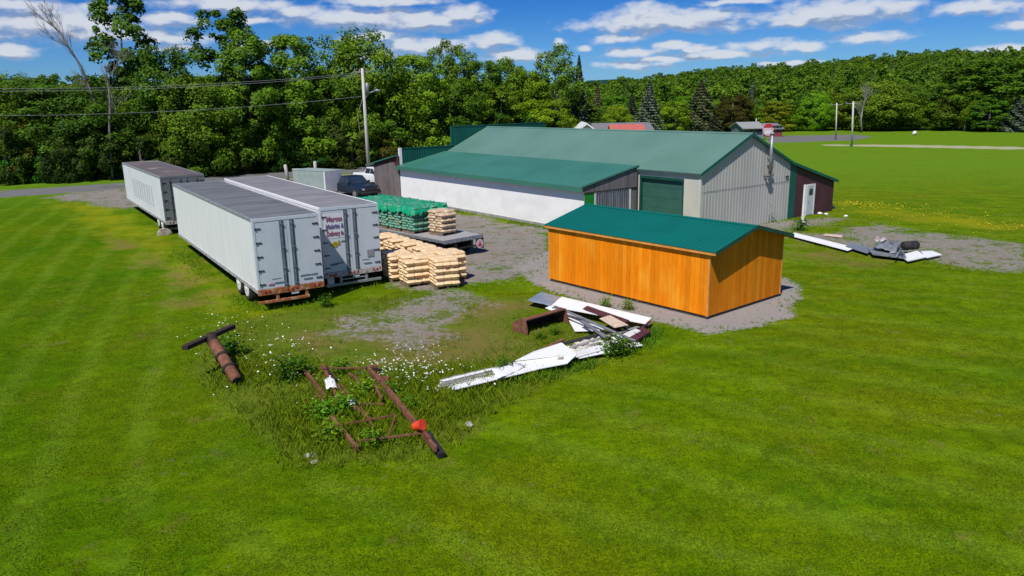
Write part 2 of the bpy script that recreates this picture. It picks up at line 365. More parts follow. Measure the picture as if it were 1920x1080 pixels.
so.rotation_euler = Vector((math.cos(AZ)*math.cos(EL), math.sin(AZ)*math.cos(EL), -math.sin(EL))).to_track_quat('-Z', 'Y').to_euler()
so.location = (-20, -20, 60)

# ------------------------------------------------------------------ ground
def hill(x, y):
    x = np.asarray(x, float); y = np.asarray(y, float); d = np.hypot(x, y); a = np.degrees(np.arctan2(x, y))
    amp = np.interp(a, [-60,-36,-24,-8,5,9,13,20,29,40,60], [9,9,6,5,3,7,13,15,20,20,20])
    t = np.clip((d-185)/400, 0, 1); t = t*t*(3-2*t); far = np.clip((d-700)/1500, 0, 1)
    z = amp*t*(1-.6*far) + (fbm(x, y, 90, 3)-.5)*5*t
    z = z + (fbm(x, y, 26, 9)-.5)*.0 
    return z
def poly(pts): return [tuple(G(*p))[:2] for p in pts]
def sdist(P, X, Y):
    """signed distance, positive inside"""
    P = np.array(P); d = np.full(X.shape, 1e9); ins = np.zeros(X.shape, bool)
    for i in range(len(P)):
        a = P[i]; b = P[(i+1) % len(P)]; ab = b-a
        t = np.clip(((X-a[0])*ab[0]+(Y-a[1])*ab[1])/(ab@ab), 0, 1)
        d = np.minimum(d, np.hypot(X-a[0]-t*ab[0], Y-a[1]-t*ab[1]))
        c = (a[1] > Y) != (b[1] > Y)
        with np.errstate(divide='ignore', invalid='ignore'):
            xx = a[0]+(Y-a[1])*(b[0]-a[0])/(b[1]-a[1] if b[1] != a[1] else 1e-9)
        ins ^= c & (X < xx)
    return np.where(ins, d, -d)
YARD = poly([(200,352),(360,345),(520,335),(700,322),(742,368),(870,402),(1025,430),(1040,470),(1020,512),(985,505),(950,530),(900,538),(860,535),(800,543),(740,536),(715,500),(640,420),(500,372),(240,392),(150,380),(90,371)])
GRAV = [YARD,
 poly([(590,628),(640,600),(700,590),(800,545),(900,540),(900,580),(840,610),(800,655),(740,668),(680,650)]),
 poly([(1478,442),(1560,436),(1640,418),(1700,425),(1800,445),(1925,455),(1960,512),(1830,507),(1760,492),(1650,470),(1560,462)]),
 poly([(1300,420),(1500,410),(1560,402),(1590,412),(1520,428),(1440,440),(1330,440)])]
PAD = poly([(962,500),(1000,480),(1030,470),(1250,470),(1480,520),(1512,543),(1478,572),(1482,592),(1405,612),(1325,623),(1235,600),(1100,566),(1000,533)])
ROUGH = poly([(348,640),(430,600),(580,578),(700,560),(820,560),(985,553),(1000,600),(1100,585),(1228,600),(1235,635),(1100,690),(980,735),(900,800),(800,870),(560,885),(440,770),(360,700)])
DIRT = [poly([(620,600),(760,600),(900,640),(880,680),(700,690),(600,670)]), poly([(830,560),(980,570),(960,620),(860,640)]),
        poly([(200,440),(330,480),(420,570),(350,570),(240,480)]), poly([(1500,462),(1600,480),(1700,500),(1620,510),(1520,490)])]
YEL = [poly([(90,372),(200,380),(330,440),(470,560),(560,600),(420,600),(300,520),(180,440)]), poly([(1560,380),(1700,390),(1920,420),(1920,440),(1760,425),(1600,400)])]
ra, rb = G(0, 364), G(480, 331); rd = (rb-ra).normalized(); rn = Vector((-rd.y, rd.x, 0))
def road_d(X, Y): return np.abs((X-ra.x)*rn.x + (Y-ra.y)*rn.y)
LOT = poly([(1440,256),(1600,252),(1640,256),(1600,263),(1440,268)])
SAND = poly([(1540,271),(1700,271.5),(1930,276),(1930,281),(1700,276),(1540,273)])
BARE = poly([(470,600),(620,585),(960,570),(975,640),(900,680),(720,690),(560,665),(470,640)])
DIRT.append(poly([(455,625),(600,610),(760,655),(900,610),(985,600),(960,660),(860,700),(700,700),(560,680)]))
def axis(lo, hi, step, near, far, g):
    a = list(np.arange(lo, hi+1e-6, step)); s = step; x = lo; L = []
    while x > near: s *= g; x -= s; L.append(x)
    s = step; x = hi; Rr = []
    while x < far: s *= g; x += s; Rr.append(x)
    return np.array(L[::-1]+a+Rr)
xs = axis(-36, 30, .3, -6000, 6000, 1.055); ys = axis(9, 62, .3, -300, 9000, 1.035)
X, Y = np.meshgrid(xs, ys); Z = hill(X, Y)
micro = (fbm(X, Y, 3.5, 20)-.5)*.10 + (fbm(X, Y, 1.1, 25)-.5)*.05
nearw = np.clip((70-np.hypot(X, Y))/30, 0, 1)
def sm(d, w): return np.clip(.5+d/w, 0, 1)
nf = (fbm(X, Y, 2.6, 30)-.5)
gravel = np.zeros_like(X)
for i, p in enumerate(GRAV): gravel = np.maximum(gravel, sm(sdist(p, X, Y)+nf*2.2, 2.0)*(1 if i == 0 else (.74 if i == 1 else .8)))
pad = sm(sdist(PAD, X, Y)+nf*.9, .8)
rough = sm(sdist(ROUGH, X, Y)+nf*1.2, 1.2)
dirt = np.zeros_like(X)
for p in DIRT: dirt = np.maximum(dirt, sm(sdist(p, X, Y)+nf*3, 3.5))
yel = np.zeros_like(X)
for p in YEL: yel = np.maximum(yel, sm(sdist(p, X, Y)+nf*3, 5))
road = sm(3.6-road_d(X, Y), .4)*(X < 6)
lot = sm(sdist(LOT, X, Y), 2); sand = sm(sdist(SAND, X, Y), 2)
SHEDF = [(6.967,25.881)]
Z = Z + micro*nearw*(1-np.maximum(pad, road))*(1-.4*gravel)
VV = np.stack([X.ravel(), Y.ravel(), Z.ravel()], 1)
A1 = np.stack([gravel.ravel(), pad.ravel(), rough.ravel(), np.ones(X.size)], 1)
A2 = np.stack([dirt.ravel(), yel.ravel(), np.maximum(road, lot).ravel(), np.ones(X.size)], 1)
A3 = np.stack([sand.ravel(), lot.ravel(), road.ravel(), np.ones(X.size)], 1)
ny, nx = X.shape; ii = (np.arange(ny-1)[:,None]*nx + np.arange(nx-1)[None,:]).ravel()
FQ = np.stack([ii, ii+1, ii+nx+1, ii+nx], 1)
def ground_mat():
    m, nt, b, out = new_mat('ground'); n = N(nt); pos = n('NewGeometry').outputs['Position']
    def at(nm):
        a = n('Attribute', attribute_name=nm); s = n('SeparateColor'); n.inp(s.inputs[0], a.outputs['Color']); return s.outputs
    a1 = at('zone_a'); a2 = at('zone_b'); a3 = at('zone_c')
    big = n.noise(pos, .13, 5, .6); mid = n.noise(pos, .55, 5, .6); fine = n.noise(n.scale(pos, (1,1,1)), 4.5, 5, .65); tiny = n.noise(pos, 22, 4, .7)
    mpn = n('Mapping'); n.inp(mpn.inputs[0], pos); mpn.inputs['Rotation'].default_value = (0,0,-.6); mpn.inputs['Scale'].default_value = (.16,1.1,1); streak = n.noise(mpn.outputs[0], 1.0, 4)
    ax = n.math('ADD', n.math('MULTIPLY', n('SeparateXYZ').outputs[0], 0), 0)
    sx = n('SeparateXYZ'); n.inp(sx.inputs[0], pos)
    c = n.mix(n.mapr(mid, .3, .7), (.072,.142,.0008), (.122,.195,.0015))
    c = n.mix(n.mapr(big, .42, .62, 0, .65), c, (.125,.150,.002))
    c = n.mix(n.mapr(fine, .45, .72, 0, .5), c, (.120,.180,.002))
    c = n.mix(n.mapr(fine, .5, .28, 0, .6), c, (.028,.075,.001))
    c = n.mix(n.mapr(streak, .5, .7, 0, .32), c, (.03,.10,.001))
    mow = n.math('SINE', n.math('ADD', n.math('MULTIPLY', n.math('ADD', n.math('MULTIPLY', sx.outputs[0], .55), n.math('MULTIPLY', sx.outputs[1], .83)), 3.0), n.math('MULTIPLY', big, 9)))
    left = n.mapr(sx.outputs[0], 0, -12)
    mow2 = n.math('SINE', n.math('ADD', n.math('MULTIPLY', n.math('ADD', n.math('MULTIPLY', sx.outputs[0], .93), n.math('MULTIPLY', sx.outputs[1], .36)), 3.2), n.math('MULTIPLY', big, 5)))
    c = n.mix(n.math('MULTIPLY', left, .6), c, n.mix(n.mapr(big, .35, .65), (.030,.098,.0005), (.074,.145,.001)))
    mo = n.math('ADD', n.math('MULTIPLY', mow2, left), n.math('MULTIPLY', mow, n.math('SUBTRACT', 1.0, left)))
    c = n.mix(n.mapr(mo, .1, 1.0, 0, .22), c, (.16,.25,.02))
    m2 = n.noise(pos, .33, 6, .7); c = n.mix(n.mapr(m2, .52, .68, 0, .5), c, (.105,.125,.006)); m3 = n.noise(n.scale(pos, (1,1,1)), .23, 5, .65); c = n.mix(n.mapr(m3, .52, .68, 0, .4), c, (.028,.105,.003))
    clump = n.noise(pos, 1.9, 5, .7); c = n.mix(.7, c, n.mix(n.mapr(clump, .36, .64), (.78,.8,.7), (1.22,1.2,1.15)), 'MULTIPLY')
    bare = n.mapr(n.noise(pos, .8, 6, .65), .58, .70, 0, .5); c = n.mix(bare, c, (.15,.135,.03))
    c = n.mix(.8, c, n.mix(n.mapr(tiny, .3, .7), (.52,)*3, (1.5,)*3), 'MULTIPLY')
    far = n.mapr(sx.outputs[1], 48, 85); c = n.mix(n.math('MULTIPLY', far, .6), c, n.mix(n.noise(n.scale(pos, (.02,.12,1)), 1.0, 4), (.10,.215,.010), (.135,.25,.018)))
    # zones
    yl = n.mapr(n.math('ADD', a2[1], n.math('MULTIPLY', n.math('SUBTRACT', mid, .5), 1.4)), .35, 1.05, 0, .7); c = n.mix(yl, c, n.mix(fine, (.17,.20,.006), (.30,.28,.01)))
    ro = n.mapr(n.math('ADD', a1[2], n.math('MULTIPLY', n.math('SUBTRACT', fine, .5), .9)), .35, .9, 0, .6); c = n.mix(ro, c, n.mix(mid, (.075,.125,.010), (.15,.155,.03)))
    di = n.mapr(n.math('ADD', a2[0], n.math('ADD', n.math('MULTIPLY', n.math('SUBTRACT', mid, .5), 1.8), n.math('MULTIPLY', n.math('SUBTRACT', fine, .5), .8))), .35, 1.0, 0, .85); c = n.mix(di, c, n.mix(fine, (.11,.10,.02), (.215,.16,.055)))
    vor = n('TexVoronoi'); n.inp(vor.inputs['Vector'], pos); vor.inputs['Scale'].default_value = 14
    stone = n.mix(n.noise(pos, 30, 3, .7), (.14,.128,.118), (.37,.345,.32)); stone = n.mix(.5, stone, n.mix(vor.outputs['Color'], (.5,)*3, (1.3,)*3), 'MULTIPLY')
    gcol = n.mix(n.mapr(mid, .35, .7, 0, .7), stone, (.215,.175,.135)); gcol = n.mix(n.mapr(n.noise(pos, .9, 7, .68), .53, .62, 0, .85), gcol, n.mix(fine, (.06,.10,.01), (.12,.16,.02)))
    gr = n.mapr(n.math('ADD', a1[0], n.math('ADD', n.math('MULTIPLY', n.math('SUBTRACT', mid, .5), 1.7), n.math('MULTIPLY', n.math('SUBTRACT', fine, .5), 1.9))), .42, .80)
    c = n.mix(gr, c, gcol)
    pc = n.mix(n.noise(pos, 26, 4, .7), (.15,.14,.13), (.42,.385,.355)); pc = n.mix(.4, pc, n.mix(vor.outputs['Color'], (.6,)*3, (1.2,)*3), 'MULTIPLY')
    pd = n.mapr(n.math('ADD', a1[1], n.math('ADD', n.math('MULTIPLY', n.math('SUBTRACT', mid, .5), .9), n.math('MULTIPLY', n.math('SUBTRACT', fine, .5), 1.5))), .36, .62); c = n.mix(pd, c, pc)
    asph = n.mix(n.noise(n.scale(pos, (.5,.5,1)), 1.0, 5), (.125,.125,.13), (.19,.185,.185)); asph = n.mix(.3, asph, n.mix(tiny, (.6,)*3, (1.3,)*3), 'MULTIPLY')
    c = n.mix(n.mapr(a2[2], .35, .65), c, asph)
    c = n.mix(n.mapr(a3[0], .3, .7, 0, .8), c, (.42,.38,.27))
    n.inp(b.inputs['Base Color'], c); b.inputs['Roughness'].default_value = .95; b.inputs['Specular IOR Level'].default_value = .02
    h = n.math('ADD', n.math('MULTIPLY', fine, .6), n.math('MULTIPLY', tiny, .5)); n.inp(b.inputs['Normal'], n.bump(h, .55, .09))
    return m
MT['ground'] = ground_mat()
fm = lambda A: A.ravel()[FQ].mean(1)
cls = np.zeros(len(FQ), int)
cls[fm(gravel) > .5] = 1; cls[fm(pad) > .5] = 2; cls[fm(lot) > .5] = 4; cls[fm(road) > .5] = 3; cls[fm(sand) > .5] = 5
for k, nm in enumerate(['lawn', 'gravel_yard', 'gravel_pad', 'road', 'parking_area', 'sandy_path']):
    f = FQ[cls == k]
    if not len(f): continue
    u, inv = np.unique(f, return_inverse=True)
    me = npmesh(nm, VV[u], inv.reshape(f.shape), MT['ground'], {'zone_a': A1[u], 'zone_b': A2[u], 'zone_c': A3[u]}, True)
    struct(link(nm, me))
# distant hills
def ridge(nm, Y, pts, mat):
    V = []
    for px, py in pts:
        p = PY(px, py, Y); V += [(p.x, Y, p.z), (p.x*1.0, Y*.93, -5), (p.x, Y*1.2, -5)]
    V = np.array(V); Fc = []
    for i in range(len(pts)-1):
        a = 3*i; Fc += [(a+1, a+4, a+3, a), (a, a+3, a+5, a+2)]
    o = link(nm, npmesh(nm, V, np.array(Fc), mat, None, True)); return struct(o)
MT['far_hill'] = simple('far_hill', (.012,.045,.035), (.02,.065,.05), .95, scale=.02, spec=.0)
rp = []
for i in range(60):
    px = -700+i*60; rp.append((px, 150 + (1130-px)*.0 + random.uniform(-2.5, 2.5) + (0 if px > 1050 else 45)))
ridge('distant_hills', 3200, rp, MT['far_hill'])

# ------------------------------------------------------------------ semi trailers
W = 2.59
def wheel_parts(parent, x, y, r, wd, rimm, side=1, tag2=''):
    mb = MB(); mb.tube([(x, y, r), (x, y-wd*side, r)], r, 20); mb.tube([(x, y+.012*side, r), (x, y, r)], [r*.86, r], 20)
    wb = part('wheel', mb, MT['tyre'], parent, True)
    rb = MB(); rb.tube([(x, y+.03*side, r), (x, y+.005*side, r)], [r*.62, r*.68], 18); rb.tube([(x, y+.06*side, r), (x, y+.01*side, r)], [r*.16, r*.2], 10)
    part('rim', rb, rimm, wb, False); return wb
def text_mesh(txt, size, ext=.004, bold=0):
    cu = bpy.data.curves.new('txt', 'FONT'); cu.body = txt; cu.size = size; cu.extrude = ext; cu.offset = bold; cu.align_x = 'CENTER'; cu.resolution_u = 3
    o = bpy.data.objects.new('txt', cu); COL.objects.link(o); dg = bpy.context.evaluated_depsgraph_get(); dg.update()
    me = bpy.data.meshes.new_from_object(o.evaluated_get(dg)); bpy.data.objects.remove(o); return me
def lettering(name, txt, size, loc, parent, mat, rot, bold=.0, sx=1):
    me = text_mesh(txt, size, .004, bold); me.materials.clear(); me.materials.append(mat)
    o = link(name, me, parent); o.location = loc; o.rotation_euler = rot; o.scale = (sx, 1, 1); return o
def semi(label, x, y, yaw, L, zt, zb, style, group):
    t = thing('box_trailer', label, 'semi trailer', (x, y, 0), yaw, group)
    side = MT['trailer_white'] if style != 'old' else MT['trailer_old']
    roofm = MT['roof_grey' if style == 'orange' else 'roof_grey_light'] if style != 'old' else MT['roof_brown']
    b = MB(); b.box(.10, L-.03, -W+.02, -.02, zb+.16, zt-.06)
    k = .35
    while k < L-.2:       # side posts: riveted seams
        for yy in (-.02, -W+.02-.008): b.box(k, k+.012, yy+(.0035 if yy > -1 else 0), yy+(.004 if yy > -1 else .003), zb+.16, zt-.12)
        k += .61
    part('body', b, side, t, label='white side panels with riveted upright seams' if style != 'old' else 'faded white panels with stained streaks')
    # roof sheet with slack ripples
    nx_, ny_ = int(L/.12), 14; V = []; Fc = []
    for i in range(nx_+1):
        for j in range(ny_+1):
            u = .05+(L-.1)*i/nx_; v = -W+.05+(W-.1)*j/ny_
            e = math.sin(PI*j/ny_)
            rip = math.sin(u*2*PI/1.22+math.sin(v*2.1)*.8)*.014 + (float(vnoise(u*1.3, v*.5, .5, 5+yaw))-.5)*.03
            V.append((u, v, zt+.005+e*(.02+rip)))
    for i in range(nx_):
        for j in range(ny_):
            a = i*(ny_+1)+j; Fc.append((a, a+ny_+1, a+ny_+2, a+1))
    link('roof', npmesh('roof', np.array(V), np.array(Fc), roofm, None, True), t)
    r = MB()
    for yy in (0, -W+.07): r.box(.1, L, yy-.07, yy, zt-.11, zt+.012)
    r.box(L-.06, L+.01, -W+.07, -.07, zt-.13, zt+.01)
    part('top_rail', r, MT['rail_metal'] if style != 'white' else MT['trailer_white'], t, bevel=.008)
    r = MB()
    for yy in (.012, -W+.05): r.box(.1, L, yy-.06, yy, zb, zb+.16)
    for q in np.arange(1.0, L-.5, 1.22): r.box(q, q+.10, .013, .022, zb+.03, zb+.06, 1)
    part('bottom_rail', r, [MT['rail_dirty'], MT['dark_metal']], t, bevel=.006)
    # floor beams and underframe
    u = MB()
    u.box(.15, L-.2, -W+.06, -.06, zb+.02, zb+.1)
    for q in np.arange(.4, L-.3, .45): u.box(q, q+.06, -W+.08, -.08, zb-.08, zb+.03)
    for yy in (-.75, -W+.65): u.box(.2, 5.2, yy, yy+.1, zb-.2, zb-.07)
    part('underframe', u, MT['black'], t)
    # rear frame
    fr = MB(); rm = {'orange': MT['rust_orange'], 'white': MT['rust_pink'], 'old': MT['rail_dirty']}[style]
    fr.box(0, .12, -.09, 0, zb+.17, zt, 0); fr.box(0, .12, -W, -W+.09, zb+.17, zt, 0); fr.box(0, .12, -W+.09, -.09, zt-.13, zt+.008, 0)
    part('rear_frame', fr, MT['door_blue'] if style != 'old' else MT['roof_grey'], t, bevel=.008)
    sl = MB(); sl.box(-.03, .12, -W-.005, .005, zb-.06, zb+.17)
    sill = part('rear_sill', sl, rm, t, bevel=.01)
    for yy in (-.25, -.42, -1.12, -1.3, -1.48, -2.2, -2.37):
        lb = MB(); lb.tube([(-.03, yy, zb+.06), (-.045, yy, zb+.06)], .045, 10); part('tail_light', lb, MT['light_red'], sill)
    # doors
    dmid = -W/2
    for s_, (y0, y1) in ((1, (dmid+.006, -.095)), (-1, (-W+.095, dmid-.006))):
        d = MB(); d.box(.012, .06, y0, y1, zb+.18, zt-.14)
        dm = MT['door_blue'] if style != 'old' else MT['roof_grey']
        do = part('door', d, dm, t, bevel=.006)
        for off_ in ((.20,) if style != 'old' else (.2, .8)):
            yy = dmid + s_*off_; rb = MB()
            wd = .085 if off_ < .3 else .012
            rb.box(-.004, .010, yy-wd, yy+wd, zb+.19, zt-.15); rb.tube([(-.03, yy, zb+.1), (-.03, yy, zt-.1)], .02, 6)  # wide dark box: shade beside the rod built as a flat strip
            for zz in (zb+.25, zb+.9, zb+1.7, zt-.3): rb.box(-.055, .0, yy-.06, yy+.06, zz, zz+.06)
            part('lock_rod_and_shade', rb, MT['rod'] if off_ < .3 else dm, do)
        ye = y1 if s_ > 0 else y0
        for zz in np.linspace(zb+.35, zt-.4, 5):
            hb = MB(); hb.box(-.014, .011, min(ye, ye-s_*.20), max(ye, ye-s_*.20), zz, zz+.04); hb.box(-.03, .01, ye-.025, ye+.025, zz-.015, zz+.055)
            part('hinge', hb, MT['dark_metal'], do)
        hd = MB(); yy = dmid+s_*.4; hd.box(-.07, -.05, min(yy, yy+s_*.35), max(yy, yy+s_*.35), zb+.52, zb+.56)
        part('door_handle', hd, MT['rod'], do)
    # underride guard
    g_ = MB(); gm = {'orange': MT['rust_orange'], 'white': MT['galv'], 'old': MT['dark_metal']}[style]
    z1 = .34 if style != 'white' else .30
    for yy in (-.72, -W+.72): g_.box(0, .10, yy-.06, yy+.06, z1+.05, zb-.05)
    if style == 'white':
        g_.box(-.03, .07, -W+.05, -.05, z1-.06, z1+.05); g_.box(.0, .06, -W+.78, -.78, z1+.16, z1+.22)
    else: g_.box(-.04, .07, -W+.62, .02 if style == 'orange' else -.1, z1-.05, z1+.055)
    part('underride_guard', g_, gm, t, bevel=.01)
    pl = MB(); pl.box(-.012, 0, -1.55, -1.25, zb-.16, zb-.065); part('licence_plate', pl, MT['plate'], t)
    if style == 'white':
        fl = MB(); fl.box(.01, .03, -.42, -.12, .22, .60); part('mud_flap', fl, MT['plate'], t)
    # wheels and suspension
    ax = MB()
    axs = (2.1, 3.42) if style != 'old' else (1.6, 2.9)
    for q in axs: ax.tube([(q, -.3, .5), (q, -W+.3, .5)], .07, 8)
    ax.box(axs[0]-.9, axs[1]+.9, -.95, -.8, .5, zb+.02); ax.box(axs[0]-.9, axs[1]+.9, -W+.8, -W+.95, .5, zb+.02)
    part('axle_frame', ax, MT['dark_metal'], t)
    for q in axs:
        wheel_parts(t, q, -.06, .50, .50, MT['rim_white'], 1); wheel_parts(t, q, -W+.06, .50, .50, MT['rim_white'], -1)
    lg = MB(); lx = L-3.2 if style == 'old' else L-6.9
    lx = L-3.6
    for yy in (-.45, -W+.45): lg.box(lx, lx+.13, yy-.065, yy+.065, .06, zb); lg.box(lx-.1, lx+.23, yy-.13, yy+.13, .0, .06)
    lg.bar((lx+.06, -.5, .4), (lx+.06, -W+.5, .4), .05, .05); lg.bar((lx+.06, -.45, .3), (lx+.9, -.45, zb), .05, .05)
    part('landing_gear', lg, MT['dark_metal'], t)
    return t
ZT, ZB = 3.60, .68
T2 = semi('long white box trailer at the front left with rusty orange rear bumper', -9.737, 28.122, math.radians(122.72), 16.9, ZT, ZB, 'orange', 'box trailers parked on the grass')
T3 = semi('white box trailer with red and blue lettering on its rear door', -7.863, 30.873, math.radians(122.85), 16.6, ZT, ZB, 'white', 'box trailers parked on the grass')
T1 = semi('farther white box trailer by the road with stained brown roof', -21.527, 46.733, math.radians(123.9), 16.2, ZT, ZB, 'old', 'box trailers parked on the grass')
ROT = (PI/2, 0, -PI/2)       # text on the rear face, reads along -y
for txt, zz, mm, sz in (('Marcos', 3.02, 'letter_red', .29), ('Mobrite &', 2.72, 'letter_blue', .27), ('Delivery In', 2.42, 'letter_red', .27)):
    lettering('lettering', txt, sz, (-.012, -.60, zz), T3, MT[mm], ROT, .008, .80 if len(txt) < 7 else (.68 if len(txt) < 10 else .62))
st = MB(); st.box(.004, .0095, -1.02, -.14, 2.30, 3.33); part('sticker_panel', st, MT['sticker'], T3)
em = MB(); em.tube([(-.004, -.56, 2.02), (.010, -.56, 2.02)], .13, 12); em.box(-.006, .01, -.80, -.34, 2.0, 2.07); em.tube([(-.006, -.74, 2.13), (.009, -.74, 2.13)], .06, 8)
part('emblem', em, [MT['emblem_yellow']], T3, label='yellow and black bird-like emblem on the left door')
def faint_print(y0, y1, z, h, mat, T, k):
    m = MB(); w_ = (y1-y0)/k; rr0 = random.Random(k)
    for i in range(k): m.box(-.004, .0105, y0+i*w_, y0+i*w_+w_*.72, z+rr0.uniform(0,.2)*h, z+h*rr0.uniform(.7,1))
    part('faded_print', m, mat, T)
faint_print(-1.08, -.84, 2.10, .06, MT['letter_dark'], T3, 6)
faint_print(-.62, -.28, 1.12, .10, MT['letter_dark'], T3, 5)
dc = MB(); dc.box(-.012, .011, -2.27, -1.97, 1.33, 1.63); part('decal', dc, simple('decal_grey', (.16,.17,.19), (.34,.35,.38), .5, scale=40), T3, label='small grey square decal')
faint_print(-2.35, -1.65, 1.17, .06, MT['letter_dark'], T2, 8)
faint_print(-.62, -.38, .96, .10, MT['letter_red'], T2, 3)
# faded lettering along the left side of the far trailer
fdl = MB()
for k in range(9):
    a = 3.6+k*.98
    for q in (0, .34): fdl.hexa([(a+q,.0,1.4),(a+q+.13,.0,1.4),(a+q+.13-.0,.0,2.75),(a+q,.0,2.75),(a+q,-.0165,1.4),(a+q+.13,-.0165,1.4),(a+q+.13,-.0165,2.75),(a+q,-.0165,2.75)])
    if k % 3 != 1: fdl.box(a+.13, a+.34, -.0165, .0, 2.6 if k % 2 else 1.4, 2.74 if k % 2 else 1.54)
part('faded_lettering', fdl, simple('ghost', (.60,.62,.67), (.48,.50,.56), .5, scale=3, stretch=(1,1,.3)), T1, label='faded painted-over letters')
lg_ = MB(); lg_.tube([(-.03, -1.02, 2.75), (.011, -1.02, 2.75)], .30, 20); part('round_logo', lg_, MT['letter_dark'], T1)
lg_ = MB(); lg_.tube([(-.04, -1.02, 2.75), (-.031, -1.02, 2.75)], .17, 16); part('round_logo', lg_, MT['sign_pink'], T1)
# fender beside the far trailer's rear wheels
fd = thing('concrete_block', 'rounded dirty pale culvert section leaning at the far trailer wheels', 'concrete block', G(309, 441), math.radians(122+90)); fd.scale = (.72,.5,.8)
f_ = MB(); arc = [(-.62, .0)] + [(-.62*math.cos(a), .62*math.sin(a)+.05) for a in np.linspace(0, PI, 12)] + [(.62, 0)]
f_.prism([(p[0], p[1]*.82) for p in arc], 'y', -.25, .25); part('slab', f_, MT['concrete_dirty'], fd, bevel=.03)

# ------------------------------------------------------------------ the orange shed
SX, SY, SYAW, SL, SW, SH, SP = 6.967, 25.881, 2.263, 8.347, 4.76, 2.50, 3.10
sh = thing('wooden_shed', 'new orange stained board shed with green metal roof', 'shed', (SX, SY, 0), SYAW)
fl = MB(); fl.box(.05, SL-.05, -SW+.05, -.05, .0, .13)
for q in (.03, 1.6, 3.2, 4.8, 6.4, 7.9): fl.box(q, q+.1, -SW+.02, -.02, .02, .14)
part('floor_skids', fl, MT['pallet_dark'], sh)
nb = 41; bw = SL/nb; m_ = MB()
m_.box(.03, SL-.03, -.05, -.022, .12, SH-.02)
for i in range(nb): m_.box(i*bw+.005, (i+1)*bw-.003, -.022, 0, .12+random.uniform(0,.008), SH-.02)
part('side_wall', m_, MT['orange_x'], sh)
m_ = MB(); m_.box(.03, SL-.03, -SW+.02, -SW+.05, .12, SH-.02)
for i in range(nb): m_.box(i*bw+.005, (i+1)*bw-.003, -SW, -SW+.02, .12, SH-.02)
part('side_wall', m_, MT['orange_x'], sh)
def gtop(v): return SH-.02+(SP-SH)*(1-abs(v+SW/2)/(SW/2))
for xx in (0, SL-.022):
    m_ = MB(); ng = 23; gw = (SW-.0)/ng
    for i in range(ng):
        a, b_ = -SW+i*gw+.004, -SW+(i+1)*gw-.004
        m_.prism([(a,.12),(b_,.12),(b_,gtop(b_)),((a+b_)/2, max(gtop(a),gtop(b_)) if a < -SW/2 < b_ else (gtop(a)+gtop(b_))/2),(a,gtop(a))], 'x', xx, xx+.022)
    x2 = xx+.0225 if xx == 0 else xx-.0205
    m_.prism([(-SW+.01,.12),(-.01,.12),(-.01,SH-.03),(-SW/2,SP-.03),(-SW+.01,SH-.03)], 'x', min(x2, x2+.02), max(x2, x2+.02))
    part('end_wall', m_, MT['orange_y'], sh)
m_ = MB()
for xx in (-.012, SL-.06):
    for yy in (-.06, -SW-.012): m_ = MB(); m_.box(xx, xx+.072, yy, yy+.072, .11, SH-.03); part('corner_trim', m_, MT['orange_trim'], sh)
OH, OE = .34, .14
def roof_sheet(L0, L1, v0, z0, v1, z1, rib, th=.03, ribh=.022, ribw=.035):
    """sloped sheet from (v0,z0) low edge to (v1,z1) ridge, ribs running up the slope"""
    m = MB(); 
    dv = v1-v0; dz = z1-z0; ln = math.hypot(dv, dz); nv, nz_ = -dz/ln*np.sign(dv), abs(dv)/ln
    m.hexa([(L0,v0,z0-th),(L1,v0,z0-th),(L1,v1,z1-th),(L0,v1,z1-th),(L0,v0,z0),(L1,v0,z0),(L1,v1,z1),(L0,v1,z1)])
    q = L0+.01
    while q < L1-ribw:
        h0 = (q, v0-.004*np.sign(dv), z0); 
        m.hexa([(q,v0,z0),(q+ribw,v0,z0),(q+ribw,v1,z1),(q,v1,z1),(q+.01,v0+nv*ribh,z0+nz_*ribh),(q+ribw-.01,v0+nv*ribh,z0+nz_*ribh),(q+ribw-.01,v1+nv*ribh,z1+nz_*ribh),(q+.01,v1+nv*ribh,z1+nz_*ribh)])
        q += rib
    return m
slp = (SP-SH)/(SW/2)
rz_ = SP+.05
part('roof_panel', roof_sheet(-OH, SL+OH*.4, OE, rz_-slp*(SW/2+OE), -SW/2, rz_, .2286), MT['green_shed'], sh)
part('roof_panel', roof_sheet(-OH, SL+OH*.4, -SW-OE, rz_-slp*(SW/2+OE), -SW/2, rz_, .2286), MT['green_shed'], sh)
m_ = MB(); m_.prism([(-SW/2-.12, rz_-.012), (-SW/2, rz_+.03), (-SW/2+.12, rz_-.012)], 'x', -OH-.01, SL+OH*.4+.01); part('ridge_cap', m_, MT['green_shed'], sh)
m_ = MB(); m_.box(-OH+.02, SL+OH*.4-.02, OE-.045, OE-.015, rz_-slp*(SW/2+OE)-.13, rz_-slp*(SW/2+OE)-.032)
m_.box(-OH+.02, SL+OH*.4-.02, -SW-OE+.015, -SW-OE+.045, rz_-slp*(SW/2+OE)-.13, rz_-slp*(SW/2+OE)-.032)
part('eave_board', m_, MT['orange_trim'], sh)
m_ = MB()
for sgn, vv in ((1, OE), (-1, -SW-OE)):
    z0 = rz_-slp*(SW/2+OE)
    for xx in (-OH-.012,): m_.hexa([(xx,vv,z0-.11),(xx+.03,vv,z0-.11),(xx+.03,-SW/2,rz_-.11),(xx,-SW/2,rz_-.11),(xx,vv,z0+.025),(xx+.03,vv,z0+.025),(xx+.03,-SW/2,rz_+.025),(xx,-SW/2,rz_+.025)])
part('rake_trim', m_, MT['green_trim'], sh)
bk = MB(); bk.box(-.15,.15,-.08,.08,0,.08); ob = part('block', bk, MT['concrete'], None, bevel=.015); ob.name = 'concrete_block'; ob.location = G(1300, 588); ob.rotation_euler = (0,0,.5)
tag(ob, 'small pale concrete block at the near corner of the orange shed', 'block')

